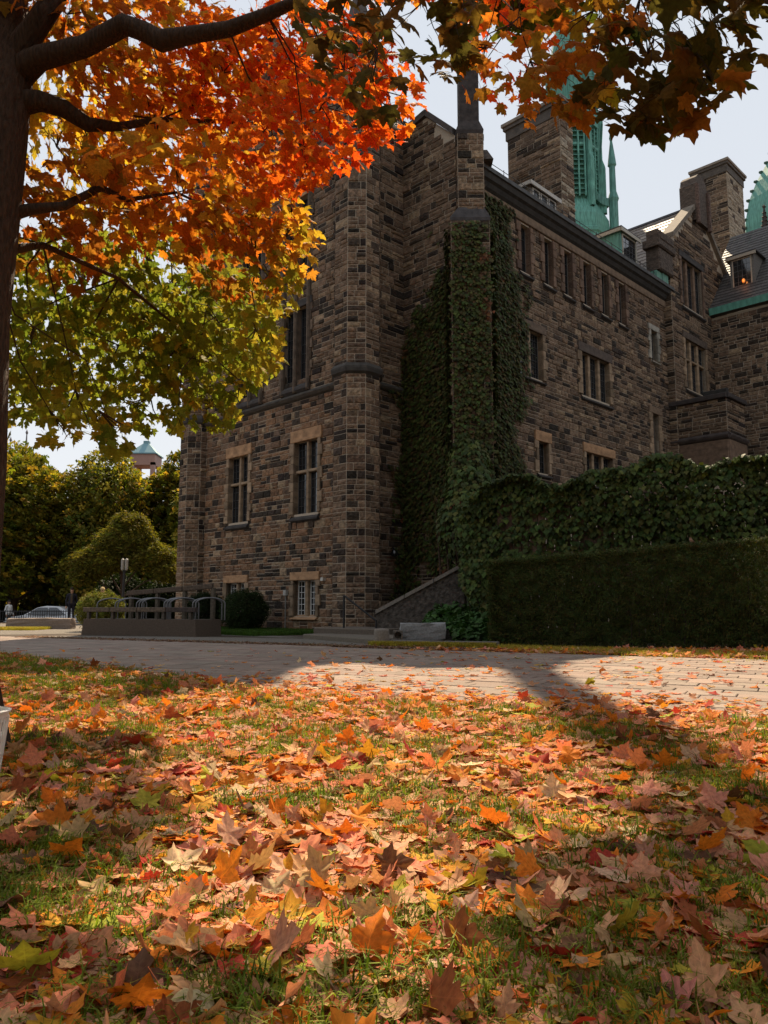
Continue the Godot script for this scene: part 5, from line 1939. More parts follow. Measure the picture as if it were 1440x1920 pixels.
func build_background() -> void:
	var sp := spray(9, 0.3, 0.6, 9)
	var sp2 := spray(8, 0.34, 0.55, 19)
	var grn := [[0.13, 0.14, 0.022], [0.16, 0.16, 0.024], [0.21, 0.17, 0.025], [0.09, 0.11, 0.02]]
	var gold := [[0.32, 0.27, 0.04], [0.36, 0.28, 0.04], [0.24, 0.24, 0.03], [0.4, 0.27, 0.04]]
	var g := "trees closing off the yard"
	crown_tree("broad_tree", "broad dark green tree above the white car", Vector3(-22.3, -0.7, -46.5), 11.2, lobes(4.2, 11.2, 12), grn + grn + grn + gold, 5600, 0.42, sp, g)
	crown_tree("broad_tree", "deep green full tree rising behind the walking man", Vector3(-17.8, -0.7, -49.0), 11.6, lobes(4.2, 11.6, 12), grn + grn + grn + gold, 5600, 0.42, sp2, g)
	crown_tree("broad_tree", "green tree with golden top standing under the distant brick tower", Vector3(-13.6, -0.7, -52.0), 12.2, lobes(3.8, 12.2, 12), grn + grn + grn + gold, 5600, 0.42, sp, g)
	crown_tree("broad_tree", "tree with ragged gold tipped top touching the far turret of the college", Vector3(-10.6, -0.7, -47.0), 10.6, lobes(2.7, 10.6, 11), gold + gold + grn, 5000, 0.36, sp2, g)
	crown_tree("broad_tree", "yellowing tree behind the dark tree above the car", Vector3(-27.5, -0.7, -56), 13.6, lobes(4.8, 13.6, 12), gold + gold + grn, 5200, 0.45, sp, g)
	crown_tree("broad_tree", "dark green tree at the end of the black railing", Vector3(-28.5, -0.7, -45), 10.8, lobes(4.2, 10.8, 12), grn, 5000, 0.45, sp2, g)
	crown_tree("small_tree", "small spreading yellow green tree standing behind the lamp post", Vector3(-13.0, 0, -38.5), 5.6, [[Vector3(-1.2, 3.1, 0.2), Vector3(1.4, 0.75, 1.1)], [Vector3(1.3, 3.3, 0), Vector3(1.3, 0.7, 1.1)], [Vector3(0.1, 4.2, 0), Vector3(1.5, 0.8, 1.2)], [Vector3(0.2, 5.0, 0), Vector3(0.9, 0.5, 0.8)], [Vector3(2.2, 2.5, 0.3), Vector3(0.7, 0.5, 0.7)], [Vector3(-1.9, 2.4, 0.2), Vector3(0.7, 0.45, 0.7)]], [[0.14, 0.13, 0.022], [0.17, 0.15, 0.03], [0.11, 0.11, 0.02]], 3600, 0.26, spray(12, 0.16, 0.55, 5))
	for k in 7:
		bush("yard_shrub", "dark leafy shrub under the trees behind the railing", Vector3(-25.0 + k * 2.6, -0.6, -50.0 - (k % 3)), 1.7, 2.7, [0.02, 0.03, 0.01], 900, 0.34, "shrubs under the yard trees")
	for k in 3:
		bush("turret_shrub", "%s of three evergreen shrubs beyond the golden bush" % ["tallest", "middle sized", "lowest"][k], Vector3(-13.6 + k * 2.3, 0, -40.5), 1.5, 2.5 - k * 0.2, [0.02, 0.03, 0.01], 900, 0.3, "evergreen shrubs near the far turret")
	var pk := "park trees across the lawn"
	var spots := [[-11.0, 13.0, 15.0, "broad golden park tree across the lawn from the gable front"], [-2.5, 18.0, 16.5, "tallest park tree across the lawn facing the turret"], [7.5, 15.0, 15.5, "yellow green park tree across the path facing the long wing"], [15.5, 6.5, 14.5, "green park tree beyond the end of the paved path"], [21.0, -4.0, 14.0, "green park tree past the far end of the clipped hedge"], [-17.0, 3.0, 14.0, "golden park tree beyond the maple trunk"]]
	crown_tree("park_tree", "spreading park tree beside the paved path with a long limb over the lawn", Vector3(9.6, 0, -6.4), 15.0, [[Vector3(-7.4, 9.7, -3.1), Vector3(1.3, 0.5, 1.3)], [Vector3(-5.2, 10.4, -2.4), Vector3(1.5, 0.7, 1.3)], [Vector3(-2.4, 11.6, -1.4), Vector3(2.0, 1.0, 1.8)], [Vector3(0.4, 13.2, 0.2), Vector3(2.2, 1.4, 2.2)], [Vector3(1.8, 11.0, 1.2), Vector3(2.0, 1.2, 2.0)]], grn + gold, 3000, 0.4, sp, pk)
	for k in spots.size():
		var q: Array = spots[k]
		crown_tree("park_tree", q[3], Vector3(q[0], 0, q[1]), q[2], lobes(5.0, q[2], 12), gold if k % 2 == 0 else grn + gold, 2600, 0.8, sp, pk)
	# brick house across the street
	var hs := thing("brick_house", "brown brick house with white framed openings beyond the street", "house", Vector3(-26, -0.7, -62))
	var hf := frame(Vector3(-36, 0, -60), Vector3.RIGHT, 24)
	var holes := [[2.0, 3.1, -0.5, 1.7], [5.5, 6.5, -0.6, 1.7], [8.7, 9.8, 0.2, 1.7], [12.5, 13.6, 0.2, 1.7], [17, 18.1, 0.2, 1.7]]
	var mb := MB.new()
	backing(mb, hf, -0.8, 7.0, holes, 0.15)
	mb.quad(pt(hf, 24, -0.8, 0), pt(hf, 24, -0.8, -8), pt(hf, 24, 7, -8), pt(hf, 24, 7, 0), Color.WHITE)
	mb.quad(pt(hf, 0, 7, 0.3), pt(hf, 24, 7, 0.3), pt(hf, 24, 10, -8), pt(hf, 0, 10, -8), Color.WHITE)
	emit(mb, "wall", mat("housebrick", lin(0.13, 0.065, 0.045), 0.95, "fine", 1.0), hs)
	for h in holes:
		var w := part("window", hs, pt(hf, (h[0] + h[1]) * 0.5, h[2], 0))
		mb = MB.new()
		for q in [[h[0], h[2], h[1] - h[0], 0.1], [h[0], h[3] - 0.1, h[1] - h[0], 0.1], [h[0], h[2] + 0.1, 0.14, h[3] - h[2] - 0.2], [h[1] - 0.14, h[2] + 0.1, 0.14, h[3] - h[2] - 0.2]]:
			mb.box(pt(hf, q[0], q[1], -0.1), hf.e * q[2], UP * q[3], hf.n * 0.14, Color(0.6, 0.58, 0.54))
		emit(mb, "frame", mats.paint, w)
		mb = MB.new()
		mb.quad(pt(hf, h[0], h[2], -0.08), pt(hf, h[1], h[2], -0.08), pt(hf, h[1], h[3], -0.08), pt(hf, h[0], h[3], -0.08), Color.WHITE)
		emit(mb, "pane", mats.glass, w)
	# distant brick tower with a blue green hipped roof
	var d := 110.0
	var tc := Vector3(-34.6, 0, -d)
	var tw := thing("brick_tower", "distant red brick tower with pale blue hipped roof above the trees", "tower", tc)
	mb = MB.new()
	for k in 4:
		mb.box(tc + Vector3(-1.75 if k % 2 == 0 else 1.15, -1, -1.75 if k < 2 else 1.15), Vector3(0.6, 0, 0), UP * 22.4, Vector3(0, 0, 0.6), Color(0.38, 0.22, 0.18))
	mb.box(tc + Vector3(-1.75, -1, -1.75), Vector3(3.5, 0, 0), UP * 20.0, Vector3(0, 0, 3.5), Color(0.38, 0.22, 0.18))
	mb.box(tc + Vector3(-1.75, 21.0, -1.75), Vector3(3.5, 0, 0), UP * 1.7, Vector3(0, 0, 3.5), Color(0.38, 0.22, 0.18))
	emit(mb, "shaft", mats.paint, tw)
	mb = MB.new()
	mb.lathe(tc, [[2.75, 22.6], [2.75, 22.75], [0.55, 24.4], [0.55, 24.8], [0.0, 24.9]], 4, Color(0.2, 0.36, 0.4), PI / 4, true)
	emit(mb, "roof", mats.paint, tw)
	for x in [[-54.5, 25.5], [-52.2, 26.6]]:
		var m := thing("church_pinnacle", "thin far grey pinnacle poking above the yellowing trees", "pinnacle", Vector3(x[0], 0, -d), "thin far pinnacles")
		mb = MB.new()
		mb.lathe(m.position, [[0.5, -1], [0.5, 18], [0.3, 20], [0.08, x[1] - 0.8], [0.2, x[1] - 0.5], [0.0, x[1]]], 6, Color(0.2, 0.19, 0.2))
		emit(mb, "shaft", mats.paint, m)

# ---------------------------------------------------------------- maple
const CLUSTERS := [
	[-1.91,4.36,-4.26,0.41,0.17,0.46,"B",120], [-1.44,4.31,-4.56,0.53,0.28,0.61,"A",252], [-2.00,4.33,-4.94,0.48,0.27,0.61,"Y",217],
	[-2.23,3.93,-5.02,0.34,0.27,0.61,"Y",159], [-2.32,3.38,-5.02,0.27,0.31,0.61,"B",143], [-1.57,3.91,-4.79,0.49,0.33,0.68,"A",273],
	[-1.31,3.36,-4.56,0.53,0.25,0.68,"A",224], [-1.84,3.38,-4.71,0.36,0.23,0.53,"B",135], [-1.74,4.91,-4.86,0.54,0.17,0.53,"A",150],
	[-0.95,4.21,-4.48,0.43,0.34,0.26,"S",326], [-0.56,4.43,-4.61,0.41,0.28,0.26,"S",263], [-0.20,3.99,-4.33,0.30,0.23,0.42,"S",193],
	[0.02,3.89,-4.39,0.21,0.13,0.37,"S",85], [-0.33,3.73,-4.33,0.30,0.16,0.42,"S",156], [-0.63,3.52,-4.22,0.26,0.23,0.42,"S",193],
	[-0.46,3.34,-4.16,0.13,0.08,0.23,"S",32], [-1.06,4.05,-4.94,0.41,0.34,0.68,"A",232], [-0.68,3.48,-5.32,0.18,0.21,0.46,"Y",68],
	[-0.91,3.60,-5.17,0.28,0.21,0.61,"A",112], [-1.06,3.30,-5.17,0.40,0.20,0.61,"B",141], [-0.81,3.13,-5.32,0.22,0.13,0.46,"L",51],
	[-2.52,3.47,-6.08,0.59,0.33,0.68,"G",394], [-1.82,3.58,-6.23,0.65,0.34,0.68,"G",444], [-1.35,3.20,-6.23,0.43,0.32,0.68,"G",277],
	[-2.33,2.97,-6.23,0.73,0.34,0.68,"G",503], [-1.52,2.83,-6.23,0.47,0.28,0.61,"G",264], [-0.92,2.65,-5.32,0.18,0.22,0.46,"L",80],
	[-2.74,2.56,-6.08,0.38,0.23,0.61,"G",159], [-2.09,2.11,-5.17,0.25,0.12,0.38,"L",52], [-1.95,2.40,-6.08,0.33,0.16,0.46,"G",89],
	[-1.46,2.42,-6.23,0.26,0.13,0.38,"G",55], [-1.79,1.94,-5.02,0.08,0.10,0.15,"G",12], [-2.17,1.94,-5.02,0.11,0.08,0.15,"L",9],
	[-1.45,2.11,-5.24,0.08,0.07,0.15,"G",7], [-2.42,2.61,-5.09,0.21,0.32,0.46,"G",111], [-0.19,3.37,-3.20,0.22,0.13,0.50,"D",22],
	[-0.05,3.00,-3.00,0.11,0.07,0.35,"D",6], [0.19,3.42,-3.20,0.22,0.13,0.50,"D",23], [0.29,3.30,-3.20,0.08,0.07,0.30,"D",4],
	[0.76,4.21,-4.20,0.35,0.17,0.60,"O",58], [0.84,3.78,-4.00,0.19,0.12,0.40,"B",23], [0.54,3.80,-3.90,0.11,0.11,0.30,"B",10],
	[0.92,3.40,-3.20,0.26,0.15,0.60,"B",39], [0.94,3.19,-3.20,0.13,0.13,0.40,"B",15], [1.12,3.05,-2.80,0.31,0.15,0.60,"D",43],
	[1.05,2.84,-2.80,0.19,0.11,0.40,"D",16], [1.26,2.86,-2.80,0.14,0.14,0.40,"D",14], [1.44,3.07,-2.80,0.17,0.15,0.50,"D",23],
	[1.22,2.67,-2.70,0.07,0.06,0.20,"B",2], [0.42,3.40,-3.50,0.04,0.03,0.15,"Y",1], [0.98,2.97,-3.10,0.06,0.04,0.20,"Y",1]
]
const HUES := {
	"O": [[0.90, 0.17, 0.015], [0.92, 0.24, 0.02], [0.84, 0.12, 0.015], [0.92, 0.33, 0.03]],
	"S": [[0.90, 0.17, 0.015], [0.92, 0.24, 0.02], [0.84, 0.12, 0.015], [0.92, 0.33, 0.03]],
	"A": [[0.82, 0.27, 0.02], [0.72, 0.22, 0.02], [0.82, 0.38, 0.03], [0.66, 0.18, 0.02], [0.7, 0.45, 0.04]],
	"B": [[0.5, 0.2, 0.025], [0.42, 0.16, 0.02], [0.38, 0.22, 0.025], [0.6, 0.2, 0.02]],
	"Y": [[0.8, 0.52, 0.04], [0.68, 0.5, 0.04], [0.55, 0.46, 0.04], [0.8, 0.4, 0.04]],
	"L": [[0.42, 0.43, 0.04], [0.32, 0.37, 0.035], [0.5, 0.42, 0.04]],
	"G": [[0.24, 0.3, 0.03], [0.3, 0.34, 0.034], [0.2, 0.27, 0.026], [0.4, 0.37, 0.035]],
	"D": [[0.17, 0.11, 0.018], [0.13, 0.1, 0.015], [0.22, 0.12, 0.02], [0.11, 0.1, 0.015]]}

func build_maple() -> void:
	var base := Vector3(-2.28, 0, -4.18)
	var tree := thing("maple_tree", "large maple turning orange, its dark trunk leaning over the leaf covered lawn", "tree", base)
	var limbs := [
		["trunk", [[-2.26, -0.1, -4.18, 0.3], [-2.30, 0.38, -4.18, 0.220], [-2.30, 0.95, -4.18, 0.194], [-2.30, 1.58, -4.18, 0.187], [-2.32, 2.41, -4.18, 0.187], [-2.30, 3.05, -4.18, 0.185], [-2.27, 3.54, -4.18, 0.180], [-2.26, 3.95, -4.18, 0.180], [-2.33, 4.46, -4.26, 0.152], [-2.44, 5.27, -4.33, 0.122], [-2.36, 6.42, -4.48, 0.076], [-2.28, 7.49, -4.56, 0.030]], 16],
		["limb", [[-2.20, 3.90, -4.18, 0.098], [-2.00, 3.96, -4.10, 0.068], [-1.71, 3.98, -4.03, 0.058], [-1.46, 4.05, -3.95, 0.059], [-1.35, 4.01, -3.95, 0.054], [-1.25, 3.95, -3.95, 0.059], [-1.06, 3.93, -3.88, 0.045], [-0.84, 3.90, -3.80, 0.039], [-0.62, 3.92, -3.72, 0.033], [-0.45, 3.94, -3.65, 0.026], [-0.21, 3.98, -3.50, 0.021], [0.15, 3.95, -3.4, 0.016], [0.6, 3.8, -3.3, 0.011], [1.1, 3.4, -3.0, 0.006]], 12],
		["limb", [[-2.22, 3.92, -4.18, 0.116], [-2.05, 4.13, -4.10, 0.068], [-1.94, 4.32, -4.10, 0.062], [-1.84, 4.83, -4.18, 0.058], [-1.52, 5.51, -4.48, 0.038], [-0.91, 5.97, -4.79, 0.015]], 10],
		["limb", [[-2.22, 3.73, -4.18, 0.087], [-2.02, 3.75, -4.18, 0.058], [-1.92, 3.76, -4.26, 0.052], [-1.79, 3.70, -4.33, 0.045], [-1.63, 3.74, -4.41, 0.027], [-1.43, 3.89, -4.56, 0.017], [-0.91, 4.22, -5.09, 0.011], [-0.38, 4.68, -5.55, 0.005]], 10],
		["limb", [[-2.24, 3.03, -4.18, 0.053], [-2.07, 3.12, -4.26, 0.032], [-1.88, 3.14, -4.26, 0.025], [-1.73, 3.34, -4.41, 0.023], [-1.59, 3.30, -4.48, 0.015], [-1.35, 3.48, -4.71, 0.009], [-0.91, 3.46, -5.17, 0.005]], 8],
		["limb", [[-2.30, 2.85, -4.26, 0.038], [-2.24, 3.16, -4.79, 0.020], [-1.98, 3.23, -5.47, 0.014], [-1.60, 3.00, -6.08, 0.009], [-1.22, 2.70, -6.31, 0.004]], 8],
		["limb", [[-2.3, 3.9, -4.3, 0.08], [-2.6, 4.9, -6.0, 0.06], [-2.9, 5.2, -8.5, 0.045], [-3.2, 5.2, -11.0, 0.028], [-4.4, 5.1, -12.6, 0.012]], 8]]
	var nodes := []
	for l in limbs:
		var pts := []
		var rr := []
		for p in l[1]:
			pts.append(Vector3(p[0], p[1], p[2]))
			rr.append(p[3])
			if l[0] == "limb":
				nodes.append(pts[-1])
		var mb := MB.new()
		mb.tube(pts, rr, l[2], Color.WHITE, 0.05)
		emit(mb, l[0], mats.bark, tree)
	var shapes := []
	for k in 5:
		shapes.append(maple_leaf(-0.22 - 0.08 * k, 0.12 - 0.05 * k, 0.05, 40 + k))
	var xf := [[], [], [], [], []]
	var cc := []
	for k in 5:
		cc.append(PackedColorArray())
	var near := []
	var over := [[-3.2, 5.2, -12.0, 1.5, 0.6, 1.2, "G", 950], [-5.5, 5.0, -13.0, 1.6, 0.7, 1.3, "G", 950], [-3.0, 4.4, -9.6, 1.0, 0.4, 0.9, "G", 480], [-1.67, 5.74, -4.71, 0.99, 0.53, 0.84, "A", 420], [-0.46, 5.97, -5.17, 0.99, 0.46, 0.84, "O", 420], [0.68, 5.06, -4.26, 0.76, 0.38, 0.68, "O", 330], [1.90, 5.40, -4.40, 0.90, 0.50, 0.80, "B", 320], [-2.74, 5.06, -3.95, 0.91, 0.61, 0.91, "A", 420], [-3.19, 3.54, -4.71, 0.68, 0.61, 0.91, "G", 360], [2.40, 4.20, -3.20, 0.70, 0.40, 0.70, "D", 200], [-3.34, 2.62, -5.78, 0.68, 0.46, 0.76, "G", 300]]
	for c in CLUSTERS + over:
		var o := Vector3(c[0], c[1] + (0.09 if c[2] > -3.6 and c[6] != "S" else 0.0), c[2])
		var r := Vector3(c[3], c[4], c[5])
		var best: Vector3 = nodes[0]
		for p in nodes:
			if p.distance_to(o) < best.distance_to(o):
				best = p
		var mb := MB.new()
		mb.tube([best, best.lerp(o, 0.3) + ball() * 0.1, best.lerp(o, 0.65) + UP * 0.1 + ball() * 0.1, o + ball() * 0.05], [0.0013 * -o.z, 0.0011 * -o.z, 0.0009 * -o.z, 0.0004 * -o.z], 5, Color.WHITE)
		for k in 5:
			var q := o + ball() * r * 0.8
			mb.tube([best.lerp(o, 0.85), o.lerp(q, 0.5) + UP * 0.05 + ball() * 0.04, q], [0.0011 * -o.z, 0.0008 * -o.z, 0.0003 * -o.z], 4, Color.WHITE)
		emit(mb, "twig", mats.bark, tree)
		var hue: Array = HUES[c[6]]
		var full: float = 2.0 if c[2] > -3.6 else (1.15 if c[6] == "S" else 1.15)
		for i in int(c[7] * full) + 2:
			var d := ball()
			d = d.normalized() * pow(d.length(), 0.6)
			var p := o + d * r * 1.08
			var out := (p - base) * Vector3(1, 0, 1)
			var tip := (out.normalized() * 0.5 + Vector3.DOWN * rng.randf_range(0.1, 1.1) + ball() * 0.8).normalized()
			var nor := (UP * 0.8 + Vector3(0, 0, 0.5) + ball() * 0.7).normalized()
			var t := facing(tip, nor, rng.randf_range(-0.4, 0.4), rng.randf_range(0.085, 0.145) * (0.62 if c[6] == "S" else (0.78 if c[2] < -3.6 else 1.0)), p)
			var col := vary(hue[rng.randi() % hue.size()], 0.22)
			var k := rng.randi() % 5
			if c[6] != "S" and p.z > -3.55 and p.y < 4.2 and near.size() < 300 and absf(p.x / p.z) < 0.55:
				near.append([t, col, k])
			else:
				xf[k].append(t)
				cc[k].append(col)
	var shared := {}
	for q in near:
		var col: Color = q[1]
		var key := Vector3i(int(col.r * 24), int(col.g * 36), 0)
		if not shared.has(key):
			var m: StandardMaterial3D = mats.leaf.duplicate()
			m.albedo_color = lin((key.x + 0.5) / 24.0, (key.y + 0.5) / 36.0, 0.02)
			shared[key] = m
		var o := MeshInstance3D.new()
		o.name = "leaf"
		o.mesh = shapes[q[2]]
		o.material_override = shared[key]
		o.transform = q[0]
		o.position -= base
		tree.add_child(o, true)
	for k in 5:
		scatter("foliage", shapes[k], mats.leaf, xf[k], cc[k], tree)

# ---------------------------------------------------------------- lawn
func blade_tuft(n: int, seed_: int) -> ArrayMesh:
	var r := RandomNumberGenerator.new()
	r.seed = seed_
	var mb := MB.new()
	for i in n:
		var a := r.randf() * TAU
		var o := Vector3(r.randf_range(-0.5, 0.5), 0, r.randf_range(-0.5, 0.5)) * 0.06
		var d := Vector3(cos(a), 0, sin(a))
		var s := Vector3(-d.z, 0, d.x)
		var h := r.randf_range(0.035, 0.085)
		var lean := r.randf_range(0.2, 1.2)
		var w := r.randf_range(0.0011, 0.002)
		var g := r.randf_range(0.7, 1.3)
		var col := Color(g * r.randf_range(0.85, 1.3), g, g * 0.8)
		var p1 := o + UP * h * 0.5 + d * h * lean * 0.2
		var p2 := o + UP * h * 0.85 + d * h * lean * 0.5
		var p3 := o + UP * h * (1.0 - lean * 0.15) + d * h * lean * 0.95
		mb.quad(o - s * w, o + s * w, p1 + s * w, p1 - s * w, col)
		mb.quad(p1 - s * w, p1 + s * w, p2 + s * w * 0.8, p2 - s * w * 0.8, col)
		mb.tri(p2 - s * w * 0.8, p2 + s * w * 0.8, p3, col)
	return mb.done(Vector3.ZERO)

func build_lawn() -> void:
	var patch := FastNoiseLite.new()
	patch.seed = 21
	patch.frequency = 1.1
	var xf := [[], [], []]
	var cc := [PackedColorArray(), PackedColorArray(), PackedColorArray()]
	for i in 60000:
		var d := 0.9 + 12.0 * pow(rng.randf(), 1.6)
		var x := rng.randf_range(-1, 1) * (d * 0.58 + 1.2)
		var p := Vector2(x, -d)
		if Geometry2D.is_point_in_polygon(p, path_poly) or p.x > 4.2:
			continue
		var w := patch.get_noise_2d(p.x, p.y)
		if w < rng.randf_range(-0.55, 0.15):
			continue
		var k := rng.randi() % 3
		var s := rng.randf_range(0.7, 1.25) * (1.0 + 0.35 * w) * (1.0 + d * 0.03)
		xf[k].append(Transform3D(Basis(UP, rng.randf() * TAU).scaled(Vector3(s, s, s)), Vector3(p.x, 0, p.y)))
		cc[k].append(vary([0.17, 0.21, 0.03], 0.35))
	# strip against the college and tufts along the hedge foot
	for i in 9000:
		var b := rng.randf_range(0.4, 9.0)
		var p := ab(-rng.randf_range(0.05, 3.4), b)
		if Geometry2D.is_point_in_polygon(Vector2(p.x, p.z), gravel_poly) or p.z > -20.6:
			continue
		var k := rng.randi() % 3
		xf[k].append(Transform3D(Basis(UP, rng.randf() * TAU).scaled(Vector3.ONE * rng.randf_range(1.2, 2.0)), p * Vector3(1, 0, 1)))
		cc[k].append(vary([0.06, 0.11, 0.025], 0.3))
	for i in 9000:
		var t := rng.randf()
		var p := Vector3(lerpf(-0.3, 12.0, t), 0, 0)
		p.z = (-15.5 + (p.x - 2.2) * 0.63 if p.x > 2.2 else -16.3 + (p.x + 0.1) * 0.34) + (0.1 if p.x < 2.2 else 0.45) + absf(rng.randfn(0, 0.6)) * (0.2 if p.x < 2.2 else 1.0)
		var k := rng.randi() % 3
		xf[k].append(Transform3D(Basis(UP, rng.randf() * TAU).scaled(Vector3.ONE * rng.randf_range(0.9, 1.6)), p))
		cc[k].append(vary([0.44, 0.33, 0.07], 0.3))
	for i in 900:
		var p := Vector3(rng.randf_range(-13.8, -12.0), 0, rng.randf_range(-28.0, -26.6))
		xf[0].append(Transform3D(Basis(UP, rng.randf() * TAU).scaled(Vector3.ONE * 1.6), p))
		cc[0].append(vary([0.36, 0.28, 0.06], 0.3))
	var lawn := Node3D.new()
	lawn.name = "grass"
	add_child(lawn)
	tag(lawn, "patchy green grass showing between the fallen leaves", "grass", "", "stuff")
	for k in 3:
		scatter("blades", blade_tuft(12, 60 + k), mats.grass, xf[k], cc[k], lawn)

# ---------------------------------------------------------------- fallen leaves, basket
const FALL := [
	["pale peach", [0.76, 0.42, 0.21], 22], ["dusty pink", [0.70, 0.31, 0.2], 12], ["bright orange", [0.80, 0.27, 0.03], 22], ["coral", [0.80, 0.30, 0.15], 14], ["tan", [0.58, 0.36, 0.17], 9], ["rust brown", [0.36, 0.12, 0.04], 6],
	["deep red", [0.50, 0.07, 0.04], 5], ["amber yellow", [0.68, 0.38, 0.04], 7], ["lime green", [0.46, 0.46, 0.05], 4], ["dark brown", [0.17, 0.085, 0.045], 4], ["cream", [0.74, 0.52, 0.30], 6]]

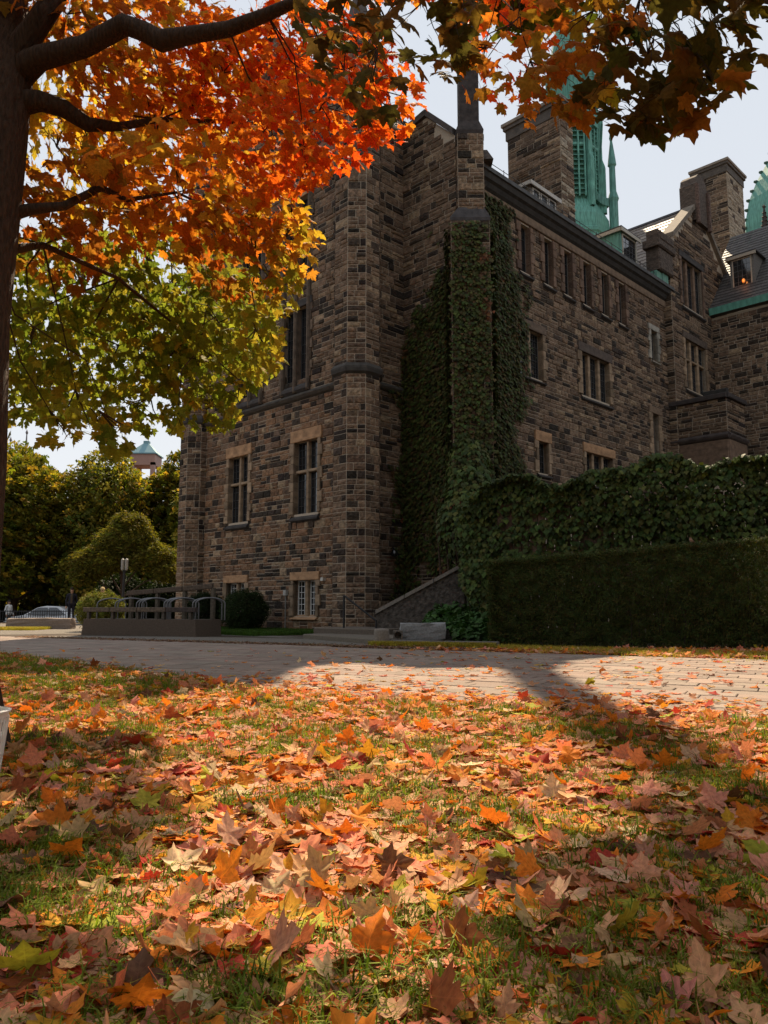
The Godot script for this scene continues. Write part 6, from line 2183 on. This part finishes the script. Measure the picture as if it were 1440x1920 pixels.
func build_fallen() -> void:
	var shapes := []
	var curls := [[0.1, 0.03, 0.04], [0.26, 0.06, 0.07], [-0.2, -0.05, 0.06], [-0.36, -0.1, 0.07], [0.05, 0.24, 0.05], [0.4, 0.0, 0.1], [-0.08, 0.0, 0.1]]
	for k in curls.size():
		shapes.append(maple_leaf(curls[k][0], curls[k][1], curls[k][2], 80 + k))
	var lay_of := ["lying nearly flat", "curled up at the rim", "lying arched face down", "humped with lobes tucked under", "folded along its middle rib", "tightly cupped", "lying with wavy lobes"]
	var total := 0
	for f in FALL:
		total += f[2]
	var pile := FastNoiseLite.new()
	pile.seed = 5
	pile.frequency = 0.8
	var all := []
	for i in 120000:
		var d := 0.9 + 13.5 * pow(rng.randf(), 1.35)
		var x := rng.randf_range(-1, 1) * (d * 0.56 + 1.0)
		if x > 7.0:
			continue
		var p := Vector2(x, -d)
		var on := Geometry2D.is_point_in_polygon(p, path_poly)
		var dens := 1.08 + 0.6 * pile.get_noise_2d(p.x, p.y)
		if on:
			var away := 9.0
			for k in FRONT.size() - 1:
				var q := Geometry2D.get_closest_point_to_segment(p, Vector2(FRONT[k][0], FRONT[k][1]), Vector2(FRONT[k + 1][0], FRONT[k + 1][1]))
				away = minf(away, q.distance_to(p))
			dens = 0.012 + 0.6 * exp(-away * (2.2 if p.x > -1.5 else 5.0)) + 0.08 * maxf(0.0, pile.get_noise_2d(p.x * 2 + 50, p.y * 2))
			if p.x < -1.0:
				dens *= 0.35
		elif d > 14.2:
			continue
		elif p.x < -2.0 and d > 6.0:
			dens *= 0.55
		if rng.randf() > dens:
			continue
		var r := rng.randi() % total
		var c := 0
		while r >= FALL[c][2]:
			r -= FALL[c][2]
			c += 1
		var k := rng.randi() % shapes.size()
		var s := 0.052 + 0.065 * pow(rng.randf(), 1.3)
		var steep := rng.randf() < 0.05
		var tilt := rng.randf_range(0.6, 1.1) if steep else absf(rng.randfn(0, 0.17))
		var ax := Vector3(1, 0, 0).rotated(UP, rng.randf() * TAU)
		var b := Basis(ax, tilt) * Basis(UP, rng.randf() * TAU)
		var y := (0.032 if on else 0.022 + rng.randf() * rng.randf() * 0.05) + absf(sin(tilt)) * s * 0.4
		var seen := 1.0 if absf(x) < d * 0.46 and d > 1.35 else 0.0
		all.append([seen * s / d, Transform3D(b.scaled(Vector3.ONE * s), Vector3(p.x, y, p.y)), c, k, steep, on])
	all.sort_custom(func(a, b): return a[0] > b[0])
	var leafmats := []
	for f in FALL:
		var m: StandardMaterial3D = mats.litter.duplicate()
		m.albedo_color = lin(f[1][0], f[1][1], f[1][2])
		m.resource_name = "fallen"
		leafmats.append(m)
	var xf := []
	var cc := []
	for k in shapes.size():
		xf.append([])
		cc.append(PackedColorArray())
	for i in all.size():
		var q: Array = all[i]
		if i < 300:
			var o := MeshInstance3D.new()
			o.name = numbered("fallen_leaf")
			o.mesh = shapes[q[3]]
			o.material_override = leafmats[q[2]]
			o.transform = q[1]
			add_child(o)
			var how: String = "standing on edge" if q[4] else lay_of[q[3]]
			var sz: float = q[1].basis.x.length()
			var big := "small" if sz < 0.08 else ("large" if sz > 0.1 else "middling")
			tag(o, "%s %s fallen maple leaf %s on the lawn" % [big, FALL[q[2]][0], how], "leaf", "%s %s fallen leaves %s" % [big, FALL[q[2]][0], how])
		else:
			xf[q[3]].append(q[1])
			cc[q[3]].append(vary(FALL[q[2]][1], 0.2))
	var rest := Node3D.new()
	rest.name = "leaf_carpet"
	add_child(rest)
	tag(rest, "carpet of fallen orange and pink maple leaves over lawn and path edge", "leaves", "", "stuff")
	for k in shapes.size():
		scatter("fallen_leaves", shapes[k], mats.litter, xf[k], cc[k], rest)
	# crumbled brown litter on the gravel
	var lx := []
	var lc := PackedColorArray()
	for i in 9000:
		var t := rng.randf()
		var b := Vector2(lerpf(-9.5, 8.5, t), 0)
		b.y = -20.3 + (b.x + 9.5) * 0.545 + absf(rng.randfn(0, 0.45)) * -1.0 + 0.35
		if absf(b.x) > absf(b.y) * 0.56 + 1:
			continue
		lx.append(Transform3D((Basis(UP, rng.randf() * TAU) * Basis(Vector3.RIGHT, rng.randf_range(-0.4, 0.4))).scaled(Vector3.ONE * rng.randf_range(0.035, 0.09)), Vector3(b.x, 0.02 + rng.randf() * 0.015, b.y)))
		lc.append(vary([[0.2, 0.1, 0.05], [0.3, 0.18, 0.09], [0.12, 0.07, 0.04], [0.36, 0.25, 0.16]][rng.randi() % 4], 0.3))
	var lit := scatter("leaf_litter", small_leaf(0.4, 0.2).done(Vector3.ZERO), mats.litter, lx, lc, self)
	tag(lit, "crumbled brown leaf litter on the gravel strip", "litter", "", "stuff")
	basket()

func basket() -> void:
	var c := Vector3(-1.83, 0, -3.45)
	var b := thing("plastic_basket", "white slotted plastic basket standing on the leafy grass", "basket", c)
	var prof := [[0.13, 0.0], [0.142, 0.02], [0.15, 0.1], [0.158, 0.21], [0.166, 0.30], [0.17, 0.345]]
	var mb := MB.new()
	for q in [[0.0, 0.04], [0.125, 0.16], [0.215, 0.24], [0.3, 0.345]]:
		var r0: float = 0.135 + 0.1 * q[0]
		var r1: float = 0.135 + 0.1 * q[1]
		mb.lathe(c, [[r0 - 0.004, q[0]], [r0, q[0]], [r1, q[1]], [r1 - 0.004, q[1]], [r0 - 0.004, q[0]]], 40, Color.WHITE)
	emit(mb, "band", mats.plastic, b)
	mb = MB.new()
	for k in 44:
		var a := TAU * k / 44.0
		var d := Vector3(cos(a), 0, sin(a))
		mb.tube([c + d * 0.138 + UP * 0.03, c + d * 0.168 + UP * 0.32], [0.0042, 0.0042], 5, Color.WHITE)
	emit(mb, "ribs", mats.plastic, b)
	mb = MB.new()
	mb.lathe(c, [[0.0, 0.004], [0.135, 0.004], [0.135, 0.01], [0.0, 0.01]], 32, Color.WHITE)
	emit(mb, "base", mats.plastic, b)
	mb = MB.new()
	mb.lathe(c, [[0.164, 0.338], [0.176, 0.338], [0.178, 0.346], [0.164, 0.35], [0.164, 0.338]], 40, Color.WHITE)
	emit(mb, "rim", mats.plastic, b)
